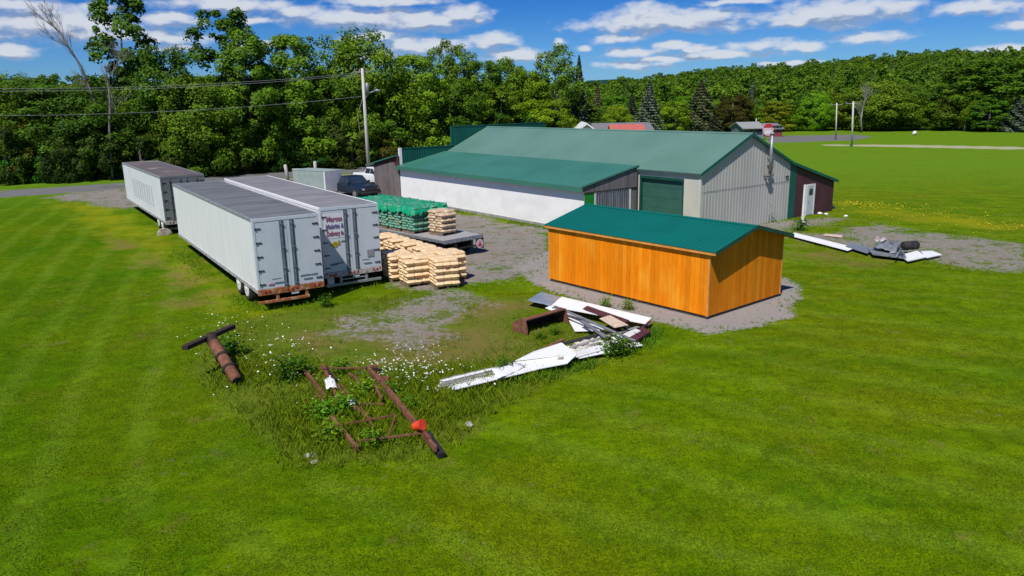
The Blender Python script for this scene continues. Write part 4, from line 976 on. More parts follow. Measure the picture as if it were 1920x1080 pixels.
# ------------------------------------------------------------------ the pile of sheets and planks
def sheet(name, pts, mat, label, cat, z=.12, rib=0, th=.02, group=None):
    q = [G(p[0], p[1], p[2] if len(p) > 2 else z) for p in pts]; m = MB()
    m.slab(q, th)
    if rib:
        e1 = q[3]-q[0]; e2 = q[2]-q[1]; k = rib
        for i in range(1, k):
            A_ = q[0]+e1*(i/k)+Vector((0,0,.008)); B_ = q[1]+e2*(i/k)+Vector((0,0,.008)); m.bar(A_, B_, .025, .02)
    o = part(name, m, mat, None); return tag(o, label, cat, group)
crumple('galvanised_sheet', [(988,564),(1016,547),(1056,559),(1034,574)], MT['blue_sheet'], 'blue-grey corrugated sheet at the far end of the scrap pile', 'metal sheet', .22, .012, 10)
sheet('metal_sheet', [(1033,574),(1210,607),(1222,596),(1053,556)], MT['white_sheet'], 'long white siding sheet on top of the scrap pile', 'metal sheet', .30, 5)
sheet('metal_sheet', [(1022,577),(1122,620),(1140,615),(1036,572)], MT['white_sheet'], 'narrow white siding strip under the long white sheet', 'metal sheet', .20, 2)
sheet('metal_sheet', [(1203,613),(1217,609),(1226,600),(1211,603)], MT['blue_sheet'], 'short bluish sheet poking out at the right end of the pile', 'metal sheet', .16)
sheet('trim_board', [(1092,579),(1170,606),(1180,600),(1101,573)], MT['maroon'], 'maroon strip lying across the long white sheet', 'trim', .335)
sheet('plywood_panel', [(1124,597),(1152,614),(1178,609),(1144,591)], MT['plank_light'], 'pale plank panel lying on the scrap pile', 'panel', .37, 4)
def beam(label, a, b, z, w_, h_, mat, name='steel_beam', cat='beam'):
    m = MB(); m.bar(G(a[0], a[1], z), G(b[0], b[1], z-.08), w_, h_); o = part(name, m, mat, None, bevel=.006); return tag(o, label, cat)
beam('long grey channel crossing the scrap pile to its lower right', (1040,574), (1190,639), .42, .10, .05, MT['galv'])
beam('shorter grey beam left of the long channel', (1090,602), (1136,632), .36, .12, .06, MT['galv'])
beam('grey pipe running along the long white sheet', (1042,583), (1130,613), .30, .05, .05, MT['plank_grey'])
beam('dark plank slanting out from the pile toward the lawn', (1054,645), (1180,612), .22, .16, .05, MT['dark_metal'], 'plank', 'plank')
beam('grey weathered plank beside the dark plank', (1070,652), (1200,612), .18, .14, .04, MT['plank_grey'], 'plank', 'plank')
beam('thin grey plank on the right part of the pile', (1100,648), (1218,628), .14, .12, .04, MT['plank_grey'], 'plank', 'plank')
beam('rust-brown strip behind the big white panel', (1018,655), (1056,636), .12, .14, .04, MT['rust_light'], 'plank', 'plank')
sheet('metal_sheet', [(1066,600),(1078,621),(1112,620),(1082,600)], MT['white_sheet'], 'white sheet corner beside the rusty trough', 'metal sheet', .10)
sheet('metal_sheet', [(1168,626),(1180,632),(1202,620),(1192,616)], MT['white_paint'], 'small white board left of the maroon panel', 'board', .27)
sheet('maroon_panel', [(1181,630),(1193,638),(1220,621),(1205,612)], MT['maroon'], 'folded maroon metal panel at the right of the pile', 'metal panel', .26, 3, .08)
sheet('metal_sheet', [(1146,632),(1158,641),(1170,634),(1158,627)], MT['white_sheet'], 'square white scrap in the middle of the pile', 'metal sheet', .2)
crumple('rubble', [(1060,650),(1125,630),(1140,645),(1078,668)], MT['rubble'], 'broken white rubble between the planks and the big white panel', 'rubble', .12, .06, 12)
sheet('metal_sheet', [(955,680,.24),(950,703,.20),(1064,681,.26),(1082,664,.36)], MT['white_sheet'], 'large white panel with a rust spot, front of the pile', 'metal sheet', .14)
sheet('metal_sheet', [(966,676,.30),(1080,663,.38),(1053,642,.38),(1000,659,.3)], MT['white_sheet'], 'upper white panel tilted over the large one', 'metal sheet', .2)
m_ = MB(); m_.tube([G(1050,671,.345), G(1050,671,.32)], .11, 10); o = part('rust_patch', m_, MT['rubble'], None); tag(o, 'grey-brown patch on the large white panel', 'patch')
crumple('metal_sheet', [(920,692),(965,678),(985,688),(935,712)], MT['white_sheet'], 'crumpled white sheet at the left of the large panel', 'metal sheet', .24, .04, 6, seed=8)
for i in range(7):
    a = (820+i*2, 727-i*2.6); b = (938+i*3, 700-i*3.0)
    beam(['lowest', 'second', 'third', 'fourth', 'fifth', 'sixth', 'topmost'][i]+' whitewashed board in the bundle at the left tail of the pile', a, b, .17+.03*(i % 3), .15, .025, MT['white_sheet'] if i % 2 else MT['plank_grey'], 'board', 'board')
for i, (q_, z_) in enumerate((([(1195,640),(1205,647),(1085,672),(1078,663)], .16), ([(1160,636),(1170,644),(1010,690),(1003,682)], .20), ([(1100,655),(1108,662),(930,712),(922,705)], .18), ([(1010,683),(1018,690),(850,731),(842,724)], .22), ([(975,690),(980,696),(818,733),(815,727)], .14))):
    sheet('siding_strip', q_, MT['white_sheet' if i != 1 else 'white_paint'], ['white siding strip at the upper right of the scrap trail','white siding strip passing under the large white panel','white siding strip before the large white panel','long white siding strip at the middle of the scrap trail','lowest white siding strip at the left tip of the scrap trail'][i], 'siding strip', z_, 2)
# rusty trough
t = thing('rusty_trough', 'open rusty steel trough half buried in weeds', 'trough')
A_, B_, C_ = G(985, 629, 0), G(1060, 606, 0), G(1071, 616, 0)
dx_ = (B_-A_); L_ = dx_.length; dx_.normalize(); dy_ = Vector((dx_.y, -dx_.x, 0))
RM = Matrix((dx_, -dy_, Vector((0,0,1)))).transposed()
o0 = A_+Vector((0,0,-.04))
def tr(m): m.v = [tuple(o0+RM@Vector((v[0], v[1]*1.25, v[2]*1.3))) for v in m.v]; return m
m_ = MB(); m_.box(0, L_, .0, .20, .41, .43); part('top_plate', tr(m_), MT['rust'], t)
m_ = MB(); m_.box(0, L_, .46, .49, .0, .30); m_.prism([(.20,.41),(.49,.28),(.49,.30),(.20,.43)], 'x', 0, L_); part('back_plate', tr(m_), MT['rust_dark_and_shade'], t)  # near-black rust stands in for the shade inside the trough
m_ = MB(); m_.box(0, L_, -.02, .0, .405, .435); m_.box(0, L_, 0, .46, 0, .03); part('lip', tr(m_), MT['rust_dark_and_shade'], t)  # lip and floor darkened too, shade put into their colour
for xx in (-.02, L_-.01):
    m_ = MB(); m_.prism([(-.10,0),(.49,0),(.49,.30),(.20,.445),(-.02,.445),(-.10,.2)], 'x', xx, xx+.03); part('end_plate', tr(m_), MT['rust_light'], t)
# white curb and the scrap on the right-hand gravel
sheet('metal_sheet', [(1478,441),(1590,470),(1604,464),(1490,436)], MT['white_sheet'], 'long white siding strip lying from the shed toward the right gravel', 'metal sheet', .14, 2)
sheet('board', [(1543,441),(1578,445),(1579,441),(1548,438)], MT['plank_light'], 'thin pinkish board on the right gravel', 'board', .08)
sheet('metal_sheet', [(1585,462),(1626,475),(1640,466),(1596,455)], MT['galv'], 'grey sheet left of the right-hand scrap pile', 'metal sheet', .16, 2)
sheet('metal_sheet', [(1626,464),(1636,476),(1700,484),(1692,464)], MT['galv'], 'grey-white sheet under the right-hand scrap pile', 'metal sheet', .22, 3, .05)
sheet('metal_sheet', [(1686,478),(1702,489),(1738,481),(1720,470)], MT['white_sheet'], 'white panel at the front of the right-hand scrap pile', 'metal sheet', .18, 2, .05)
sheet('metal_sheet', [(1726,471),(1738,483),(1766,477),(1748,470)], MT['white_sheet'], 'white panel at the right tip of the right-hand scrap pile', 'metal sheet', .16, 2, .04)
crumple('scrap_heap', [(1636,462),(1680,470),(1690,456),(1652,450)], MT['galv'], 'jumbled grey metal scrap on the right-hand gravel', 'scrap', .42, .14, 9, seed=4)
crumple('scrap_heap', [(1640,450),(1662,452),(1660,446),(1645,444)], MT['rust_pink'], 'pinkish rusty scrap on top of the right-hand pile', 'scrap', .55, .10, 5, seed=5)
t = thing('black_drum', 'black plastic drum lying on the right-hand scrap pile', 'drum', G(1706, 464, .32), .2)
m_ = MB(); m_.tube([(-.42,0,.1),(-.38,0,.1),(.38,0,.1),(.42,0,.1)], [.17,.22,.22,.17], 14); part('shell', m_, MT['black'], t, True)
for a in (-.15,.15):
    m_ = MB(); m_.tube([(a-.02,0,.1),(a+.02,0,.1)], .23, 14); part('hoop', m_, MT['dark_metal'], t, True)
for i, (a, b) in enumerate((((1680,462),(1694,478)),((1668,474),(1694,474)),((1660,456),(1712,462)),((1690,466),(1680,482)))):
    m_ = MB(); m_.tube([G(a[0],a[1],.40),G(b[0],b[1],.34)], .035, 7); o = part('scrap_pipe', m_, MT['dark_metal'] if i % 2 == 0 else MT['galv'], None, True)
    tag(o, ['dark pipe leaning across the right-hand scrap pile','pale pipe along the front of the right-hand scrap pile','dark pipe along the top of the right-hand scrap pile','short pale pipe beside the black drum'][i], 'pipe')

# ------------------------------------------------------------------ poles, wires, signs, far houses
pb = PY(691, 310, 83.5); pb.z = 0; top = PY(679, 128, pb.y)
up = thing('utility_pole', 'tall leaning wooden utility pole with transformer and street lamp', 'utility pole', pb)
m_ = MB(); tp = top-pb; m_.tube([(0,0,0), tp*.5, tp], [.21,.18,.14], 10); part('pole', m_, MT['pole_wood'], up, True)
m_ = MB(); q = tp*.96; m_.bar((q.x-.9, 0, q.z+.1), (q.x+.7, .3, q.z+.1), .12, .12)
for s_ in (-.8, -.3, .5): m_.tube([(q.x+s_, .1, q.z+.15), (q.x+s_, .1, q.z+.45)], [.05,.03], 6)
part('crossarm', m_, MT['plank_grey'], up)
m_ = MB(); q = tp*.82; m_.tube([(q.x+.45, -.2, q.z-.55), (q.x+.45, -.2, q.z+.45), (q.x+.45,-.2,q.z+.52)], [.2,.2,.1], 12); part('transformer', m_, MT['galv'], up, True)
m_ = MB(); q = tp*.70; m_.tube([(q.x, 0, q.z), (q.x+.5,-.2,q.z+.8), (q.x+1.3,-.4,q.z+1.1)], .05, 6); la = part('lamp_arm', m_, MT['galv'], up, True)
m_ = MB(); m_.tube([(q.x+1.2,-.4,q.z+1.08), (q.x+1.5,-.45,q.z+1.1), (q.x+1.85,-.5,q.z+1.02)], [.08,.17,.1], 8); part('lamp_head', m_, MT['galv'], la, True)
m_ = MB(); m_.tube([tuple(tp*.72+Vector((-.15,-.2,0))), tuple(tp*.58+Vector((-.75,-.3,0))), tuple(tp*.42+Vector((-.65,-.3,0)))], .03, 5); part('guard_cable', m_, MT['plank_grey'], up)
MT['wire'] = simple('wire', (.16,.17,.17), (.2,.2,.2), .6, scale=1)
for i, (py0, py1, off_) in enumerate(((152,136,0),(158,139,0),(206,181,0))):
    E_ = PY(-330, py0+6, 70); Sx = PY(677, py1, pb.y); pts = []
    for k in range(25):
        a = k/24; P = Sx.lerp(E_, a); P.z -= .9*4*a*(1-a); pts.append(P)
    m_ = MB(); m_.tube(pts, .022, 5); o = part('power_line', m_, MT['wire'], None); tag(o, ['highest power line running left from the utility pole','second power line just under the highest one','lowest sagging power line left of the utility pole'][i], 'power line')
E_ = PY(2300, 60, 190)
def simple_pole(px, yb, yt, lean, label, r=.14, arm=True, Y=None, two=False):
    b_ = G(px, yb); 
    tpp = PY(px+lean, yt, b_.y)-b_; t = thing('utility_pole', label, 'utility pole', b_)
    m = MB(); m.tube([(0,0,0), tpp], [r, r*.75], 8); part('pole', m, MT['white_paint'] if arm == 'pale' else MT['pole_wood'], t, True)
    if arm and arm != 'pale':
        m = MB(); m.bar((tpp.x-1.1,0,tpp.z-.3),(tpp.x+1.1,.2,tpp.z-.3),.1,.1)
        for s_ in (-1,0,1): m.tube([(tpp.x+s_, .1, tpp.z-.25), (tpp.x+s_,.1,tpp.z)], .05, 5)
        part('crossarm', m, MT['plank_grey'], t)
    return t
simple_pole(1597, 275, 190, 3, 'pale utility pole with crossarm standing in the right field', .16)
simple_pole(1567, 262, 193, 2, 'farther utility pole left of the field pole', .14)
simple_pole(1808, 246, 203, 5, 'leaning pale pole before the woods on the right', .17, False)
simple_pole(1319, 249, 212, 3, 'thin pole rising behind the green roof near the purple tree', .13, False)
simple_pole(1418, 251, 222, 0, 'thin pole behind the gable peak', .13, False)
sg = thing('round_sign', 'round red and white sign on a post behind the gable', 'sign', (G(1438, 262).x, G(1438, 262).y, 0), .2)
dY = G(1438, 262).y; zc = PY(1438, 243, dY).z; rr = 11/F*dY
m_ = MB(); m_.tube([(0,0,0),(0,0,zc)], .1, 6); part('post', m_, MT['galv'], sg)
m_ = MB(); m_.tube([(0,-.22,zc),(0,-.12,zc)], rr, 20); part('board', m_, MT['sign_pink'], sg)
m_ = MB(); m_.prism([(rr*math.cos(a), zc+rr*math.sin(a)) for a in np.linspace(.35, PI-.35, 10)], 'y', -.25, -.221); part('red_band', m_, MT['sign_red'], sg)
m_ = MB(); m_.box(-rr*.6, rr*.6, -.24, -.221, zc-rr*.7, zc-rr*.15); part('white_band', m_, MT['white_paint'], sg)
o = bpy.data.objects.new
m_ = MB(); V_ = G(1713, 254); zc = PY(1713, 250, V_.y).z
m_.tube([(0,0,0),(0,0,zc)], .05, 6); sd_ = thing('satellite_dish', 'small white dish on a stub in the right field', 'dish', V_)
part('stub', m_, MT['galv'], sd_); m_ = MB(); m_.tube([(0,-.1,zc),(0,-.2,zc),(0,-.35,zc)], [.1,.35,.46], 14); part('dish', m_, MT['white_paint'], sd_, True)
def house(label, px0, px1, Y, ze, zr, wallm, roofm, depth=7, gable_front=False, wins=3, garage=False):
    x0 = PY(px0, 245, Y).x; x1 = PY(px1, 245, Y).x; Lh = x1-x0; t = thing('house', label, 'house', (x0, Y, 0), 0)
    if gable_front:
        m = MB(); m.prism([(0,0),(Lh,0),(Lh,ze),(Lh/2,zr),(0,ze)], 'y', 0, depth); part('wall', m, wallm, t)
        m = MB()
        for s_ in (0, 1):
            a = (Lh*s_+(-.4 if s_ == 0 else .4), ze-.2); b_ = (Lh/2, zr+.15)
            m.hexa([(a[0],-.4,a[1]),(b_[0],-.4,b_[1]),(b_[0],depth,b_[1]),(a[0],depth,a[1]),(a[0],-.4,a[1]+.25),(b_[0],-.4,b_[1]+.25),(b_[0],depth,b_[1]+.25),(a[0],depth,a[1]+.25)])
        part('roof', m, MT['white_paint'], t)
    else:
        m = MB(); m.box(0, Lh, 0, depth, 0, ze); m.prism([(0,ze),(depth,ze),(depth/2,zr-.15)], 'x', .1, Lh-.1); part('wall', m, wallm, t)
        m = MB()
        for (a, b_) in (((-.4,ze-.1),(depth/2,zr)), ((depth+.4,ze-.1),(depth/2,zr))):
            m.hexa([(-.3,a[0],a[1]),(Lh+.3,a[0],a[1]),(Lh+.3,b_[0],b_[1]),(-.3,b_[0],b_[1]),(-.3,a[0],a[1]+.15),(Lh+.3,a[0],a[1]+.15),(Lh+.3,b_[0],b_[1]+.15),(-.3,b_[0],b_[1]+.15)])
        part('roof', m, roofm, t)
    for k in range(wins):
        m = MB(); q = Lh*(k+.7)/(wins+.4); m.box(q-.5, q+.5, -.05, .01, .9, 2.1); part('window', m, MT['glass'], t)
    return t
house('grey shingled ranch house beyond the long green roof', 1118, 1224, 112, 3.0, 4.05, MT['white_paint'], MT['roof_house'], 9)
house('white gabled house end beyond the long green roof', 1078, 1122, 109, 2.9, 4.1, MT['white_paint'], MT['white_paint'], 8, True, 1)
house('low building with coral red roof beyond the green roof', 1150, 1208, 103, 2.9, 4.15, MT['coral'], MT['coral'], 5)
house('grey roofed bungalow left of the round sign', 1394, 1432, 140, 2.0, 2.9, simple('blue_grey', (.16,.18,.22), (.2,.22,.25), .6), simple('roof_pale', (.25,.26,.25), (.3,.31,.3), .8), 8)
house('dark red brick house right of the round sign', 1440, 1467, 148, 1.5, 2.3, MT['brick_red'], MT['roof_house'], 8)

# ------------------------------------------------------------------ vegetation
def leaf_cloud(P, Nn, size, r, tone):
    """quads centred at P with normals Nn; returns V, F, attr"""
    n_ = len(P); a = np.cross(Nn, r.normal(size=(n_,3))); a /= np.linalg.norm(a, axis=1)[:,None]+1e-9; b = np.cross(Nn, a); b /= np.linalg.norm(b, axis=1)[:,None]+1e-9
    s = (size*(.55+.9*r.random(n_)))[:,None]; a = a*s; b = b*s*.7
    V = np.stack([P-a, P-b*.9+a*.15, P+a, P+b], 1).reshape(-1,3); Fc = np.arange(4*n_).reshape(-1,4); t = np.repeat(tone, 4)
    return V, Fc, np.stack([t,t,t,np.ones_like(t)], 1)
def crown_points(seed, H, R, base, nl, n_, squash=1.2, top=1.0, fill=.0):
    r = np.random.default_rng(seed); lobes = []; ph = r.random(6)*6.28
    def env(h, a):
        t = (h-base)/(1-base); p = math.sqrt(max(0., 1-((t-.42)/.60)**2))**.8
        return R*p*(1+.16*math.sin(2*a+ph[0])+.12*math.sin(3*a+ph[1]+h*5)+.10*math.sin(5*a+ph[2]+h*9))
    for i in range(nl):
        h = base+(1-base)*r.random()**.8; a = r.random()*2*PI; e = env(h, a); k = .35+.65*r.random()**.45; lr = R*(.09+.13*r.random())*(.9+.35*(1-h))
        lobes.append((e*k*math.cos(a), e*k*math.sin(a), h*H+r.normal()*.25-lr*.3, lr, .45+.7*r.random(), k))
    lobes = np.array(lobes); wts = lobes[:,3]**2; wts /= wts.sum(); idx = r.choice(nl, n_, p=wts)
    d = r.normal(size=(n_,3)); d /= np.linalg.norm(d, axis=1)[:,None]; d[:,2] = np.where((d[:,2] < -.3) & (r.random(n_) < .6), -d[:,2], d[:,2])
    rr_ = 1.12-.55*r.random(n_)**1.3+.25*(r.random(n_) < .08)*r.random(n_); L_ = lobes[idx]; P = L_[:,:3] + d*(L_[:,3]*rr_)[:,None]*np.array([1.15,1.15,squash])
    rad = P[:,:2]/(R+.01); Nn = d*.7 + np.concatenate([rad*.7, ((P[:,2]/H-.4)*.8)[:,None]], 1) + r.normal(size=(n_,3))*.45 + np.array([0,0,.15]); Nn /= np.linalg.norm(Nn, axis=1)[:,None]
    tone = np.clip(.22+.30*L_[:,5]+.45*(L_[:,4]-.8)+r.normal(size=n_)*.16 + .14*d[:,2], 0, 1)  # inner leaves darker, upward ones lighter: crown shade put into the tone
    return P, Nn, tone, lobes[np.argsort(-lobes[:,3])], r
def limb_mesh(name, H, lobes, r0, mat, seed, lean=0):
    rr_ = random.Random(seed); m = MB(); top_ = H*.82
    pts = [(lean*z/H+.05*H*.1*math.sin(z), .03*H*.1*math.cos(z*1.3), z) for z in np.linspace(-.3, top_, 7)]
    m.tube(pts, [r0*(1.15-.95*i/6) for i in range(7)], 7)
    for L_ in lobes[:12]:
        z = max(.8, L_[2]*.62); m.tube([(lean*z/H, 0, z), (L_[0]*.5, L_[1]*.5, (z+L_[2])/2+.2), (L_[0], L_[1], L_[2])], [r0*.35, r0*.22, r0*.08], 5, cap=False)
    return m.mesh(name, mat, True)
PROTO = {}
def proto(key, seed, H, R, base, nl, n_, leaf, mat='leaf', squash=1.2, r0=None, bark='bark'):
    P, Nn, tone, lobes, r = crown_points(seed, H, R, base, nl, n_, squash)
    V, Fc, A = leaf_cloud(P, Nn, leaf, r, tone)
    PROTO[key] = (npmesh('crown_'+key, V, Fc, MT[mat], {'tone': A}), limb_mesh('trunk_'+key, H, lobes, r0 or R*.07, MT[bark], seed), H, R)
proto('round', 11, 14, 4.3, .04, 170, 22000, .135)
proto('oval', 12, 15, 3.7, .04, 170, 21000, .135)
proto('broad', 13, 13, 4.9, .05, 190, 24000, .14)
proto('tall', 14, 17, 3.5, .05, 170, 20000, .14)
proto('airy', 15, 16, 3.2,   .12, 110, 11000, .135, bark='bark_pale')
proto('tuft', 16, 17, 3.2, .10, 95, 13500, .15)
proto('bush', 17, 4, 2.4, .0, 40, 6000, .11)
proto('bush2', 18, 3.2, 2.8, .0, 40, 6000, .11)
proto('far_a', 31, 12, 4.2, .05, 60, 2600, .30)
proto('far_b', 32, 13, 3.8, .05, 55, 2600, .30)
proto('far_c', 33, 11, 4.8, .05, 70, 2800, .31)
def spruce_proto(key, seed, H, R, n_, gap=.0):
    r = np.random.default_rng(seed); t = r.random(n_)**.75; z = H*(.04+.96*(1-t)) if False else H*(1-t*.97)
    tier = np.abs(((z*1.6) % 1)-.5)*2
    rad = R*t**.85*(.35+.65*np.sqrt(r.random(n_)))*(.72+.35*tier); a = r.random(n_)*2*PI; lob = 1+.22*np.sin(a*5+z*1.7)
    P = np.stack([rad*lob*np.cos(a), rad*lob*np.sin(a), z-rad*.22], 1); Nn = np.stack([np.cos(a)*.4, np.sin(a)*.4, np.full(n_, .9)], 1)+r.normal(size=(n_,3))*.35
    Nn /= np.linalg.norm(Nn, axis=1)[:,None]; tone = np.clip(.2+.7*rad/(R*t**.85+.01)*.8+r.normal(size=n_)*.15-.3*(1-tier)*.5, 0, 1)  # shade painted into the tone: darker near the stem and between tiers
    V, Fc, A = leaf_cloud(P, Nn, .2, r, tone); m = MB(); m.tube([(0,0,-.3),(0,0,H*.98)], [R*.09,.03], 7)
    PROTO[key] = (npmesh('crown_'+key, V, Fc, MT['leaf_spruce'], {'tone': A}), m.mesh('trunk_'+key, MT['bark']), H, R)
spruce_proto('spruce', 21, 14, 2.6, 6500)
spruce_proto('spruce_wide', 22, 13, 4.0, 8500)
def tree(key, x, y, h, hw, color, label, name='leafy_tree', cat='tree', group=None, rz=None, zg=None):
    cr, tr, H, R = PROTO[key]; t = thing(name, label, cat, (x, y, float(hill(x, y)) if zg is None else zg), random.random()*6.28 if rz is None else rz, group)
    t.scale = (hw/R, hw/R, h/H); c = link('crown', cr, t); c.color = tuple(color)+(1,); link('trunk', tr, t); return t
def by_px(key, px, ytop, hwpx, Y, color, label, **k):
    p = PY(px, ytop, Y); d = math.hypot(p.x, p.y); zg = float(hill(p.x, Y)); return tree(key, p.x, Y, p.z-zg, hwpx/F*d*1.0, color, label, zg=zg, **k)
G0 = (1,1,1); YG = (1.75,1.42,.8); DK = (.66,.74,.8); BR = (1.4,1.3,1.0); OL = (1.3,1.1,1.2)
gr_ = 'tall trees along the road'
FRONT = [
 ('round', 15,158,75,88,DK,'dark bushy tree at the left edge of the photo'),
 ('oval', 85,165,60,86,G0,'mid-green tree at left, right of the dark edge tree'),
 ('broad',150,175,70,87,DK,'low dark tree under the bare dead branches'),
 ('tuft',215,-18,62,92,DK,'tallest tree at left with tufted dark layered crown'),
 ('round',300,92,66,90,DK,'dark rounded tree right of the tallest tufted tree'),
 ('tuft',415,22,66,93,DK,'tall tree with a tufted dark leaning top above its neighbours'),
 ('tall',452,62,52,91,G0,'slender green tree beside the tufted top one'),
 ('broad',375,150,70,88,G0,'mid-height tree with bright outer leaves behind the semi trailers'),
 ('oval',548,72,68,96,BR,'bright green dome-topped tree left of the utility pole'),
 ('round',500,130,50,94,DK,'small dark tree between the slender tree and the dome tree'),
 ('broad',672,68,82,100,YG,'brightest yellow-green rounded tree behind the utility pole'),
 ('round',615,140,50,97,DK,'dark lower tree left of the utility pole'),
 ('oval',778,108,60,103,BR,'rounded green tree just right of the utility pole'),
 ('round',725,160,60,101,G0,'lower leafy tree right behind the lamp arm'),
 ('airy',826,82,34,112,OL,'thin pointed olive tree rising above the wood'),
 ('airy',866,90,34,114,OL,'second thin pointed olive tree right of the first'),
 ('round',850,150,55,108,G0,'rounded tree above the false front'),
 ('oval',905,118,50,116,G0,'green tree above the left end of the roof ridge'),
 ('round',950,114,50,122,BR,'bright tree over the middle of the false front cap'),
 ('airy',940,165,45,114,OL,'pale stemmed thin tree above the roof ridge'),
 ('broad',985,140,50,124,YG,'yellow-green tree left of the tall open tree'),
 ('airy',1040,90,44,122,G0,'tall open poplar left of the dark spruce'),
 ('round',1010,190,60,118,YG,'low yellow-green bushy tree above the roof ridge')]
for (k, px, yt, hw, Yd, c, lb) in FRONT: by_px(k, px, yt, hw, Yd, c, lb, group=gr_)
by_px('spruce', 1086, 104, 24, 126, (.6,.75,.8), 'dark narrow spruce at the right end of the roadside wood', name='spruce_tree')
# rear and lower rows of the same wood
k_ = 0
for px in range(-120, 1080, 46):
    for (Yo, yt0, hw) in ((9, 25, 58), (22, 30, 60)):
        px_ = px+random.uniform(-18,18); Yd = np.interp(px_, [0,300,700,1080],[86,90,101,125])+Yo
        yt = np.interp(px_, [-120,0,200,330,480,600,700,820,980,1080],[140,140,150,135,150,135,135,150,165,185])+random.uniform(-4,30)
        by_px(random.choice(['round','oval','broad','tall']), px_, yt, hw*random.uniform(.8,1.1), Yd, [c*random.uniform(.8,1.15) for c in random.choice([G0,DK,G0,BR])], 'leafy green tree in the rear rows of the roadside wood', group='rear trees of the roadside wood')
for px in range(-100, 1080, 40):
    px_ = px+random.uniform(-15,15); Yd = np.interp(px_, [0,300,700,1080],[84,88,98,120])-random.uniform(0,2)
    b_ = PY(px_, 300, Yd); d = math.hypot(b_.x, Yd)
    tree(random.choice(['bush','bush2']), b_.x, Yd, random.uniform(2.5,6.5), random.uniform(2.2,3.6), [c*random.uniform(.35,.75) for c in random.choice([G0,DK])], 'dense bush along the foot of the roadside wood', name='bush', cat='bush', group='bushes at the foot of the roadside wood')  # tints cut down: the unlit understorey is painted into the leaf colour
for px in range(-60, 720, 52):
    px_ = px+random.uniform(-18,18); Yd = np.interp(px_, [0,300,700],[86,90,100])-random.uniform(0,1.5)
    by_px(random.choice(['oval','broad','round']), px_, random.uniform(165,225), random.uniform(40,56), Yd, [c*random.uniform(.6,1.2) for c in random.choice([G0,BR,G0])], 'shorter leafy tree in the front edge of the roadside wood', group='shorter trees at the front of the roadside wood')
# dead trees: bare branching
def branches(m, p, d, L_, r_, dep, rr_, spread=.55, up=.08):
    q = p + d*L_*.5 + Vector((rr_.uniform(-.1,.1),)*3)*L_*.3; e = q + d*L_*.5; m.tube([p, q, e], [r_, r_*.8, r_*.6], 5 if dep > 1 else 3, cap=False)
    if dep == 0: return
    for k in range(3 if dep > 1 else 3):
        nd = (d + Vector((rr_.uniform(-1,1), rr_.uniform(-1,1), rr_.uniform(-.6,1)))*spread + Vector((0,0,up))).normalized()
        branches(m, p + (e-p)*rr_.uniform(.45,1), nd, L_*rr_.uniform(.55,.8), r_*.58, dep-1, rr_, spread, up)
def dead_tree(px, ybase_Y, label, segs, seed, r0=.25, mat='bark'):
    Yd = ybase_Y; b_ = PY(px, 300, Yd); t = thing('dead_tree', label, 'dead tree', (b_.x, Yd, 0)); rr_ = random.Random(seed)
    m = MB(); pts = [PY(a, b2, Yd)-Vector((b_.x, Yd, 0)) for a, b2 in segs]; m.tube([(0,0,-.3)]+pts, [r0]+[r0*(1-.7*i/len(pts)) for i in range(len(pts))], 7)
    part('trunk', m, MT[mat], t, True); m = MB()
    for i, p in enumerate(pts):
        for k in range(2 if i < len(pts)-1 else 3):
            dd = (pts[i]-(pts[i-1] if i else Vector((0,0,0)))).normalized(); nd = (dd+Vector((rr_.uniform(-1,1),rr_.uniform(-.5,.5),rr_.uniform(-.3,.8)))*.8).normalized()
            branches(m, p, nd, 2.0, r0*.34, 4, rr_)
    part('branches', m, MT[mat], t)
dead_tree(190, 86.5, 'bare dead tree leaning left against the sky', [(178,190),(152,125),(130,90),(112,62)], 3, .14)
dead_tree(205, 84.5, 'pale bare snag with drooping branches before the dark wood', [(205,240),(206,190),(202,150)], 5, .12, 'bark_pale')
# the mid-distance trees between the houses and the hill
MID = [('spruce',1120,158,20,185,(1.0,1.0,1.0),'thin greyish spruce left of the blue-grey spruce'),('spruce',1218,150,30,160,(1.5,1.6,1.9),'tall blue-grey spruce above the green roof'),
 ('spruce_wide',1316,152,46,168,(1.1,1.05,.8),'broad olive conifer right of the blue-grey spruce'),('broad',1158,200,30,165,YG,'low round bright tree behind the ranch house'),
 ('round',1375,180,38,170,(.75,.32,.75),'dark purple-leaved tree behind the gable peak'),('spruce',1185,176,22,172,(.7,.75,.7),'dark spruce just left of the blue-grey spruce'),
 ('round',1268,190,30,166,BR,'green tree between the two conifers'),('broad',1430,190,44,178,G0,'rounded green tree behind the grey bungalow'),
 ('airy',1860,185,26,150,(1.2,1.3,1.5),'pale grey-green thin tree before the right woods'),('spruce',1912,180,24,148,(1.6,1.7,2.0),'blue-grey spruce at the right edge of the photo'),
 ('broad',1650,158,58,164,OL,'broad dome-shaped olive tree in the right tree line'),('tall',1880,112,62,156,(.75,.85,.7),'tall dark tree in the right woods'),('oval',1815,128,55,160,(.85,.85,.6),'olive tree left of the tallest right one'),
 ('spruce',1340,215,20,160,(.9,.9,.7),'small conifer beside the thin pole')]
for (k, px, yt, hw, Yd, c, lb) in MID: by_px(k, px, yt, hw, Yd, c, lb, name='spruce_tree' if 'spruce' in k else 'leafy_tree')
for px in range(1100, 2040, 27):
    px_ = px+random.uniform(-8,8); Yd = np.interp(px_, [1100,1450,1700,1920,2040],[190,172,163,154,150])+random.uniform(-2,6)
    key = random.choice(['round','oval','broad','round','tall'])
    by_px(key, px_, random.uniform(172,212), random.uniform(24,34), Yd, [c*random.uniform(.75,1.2) for c in random.choice([G0,BR,DK,YG])], 'tree in the edge of the hillside wood across the field', name='spruce_tree' if 'spruce' in key else 'leafy_tree', group='trees along the far field edge')
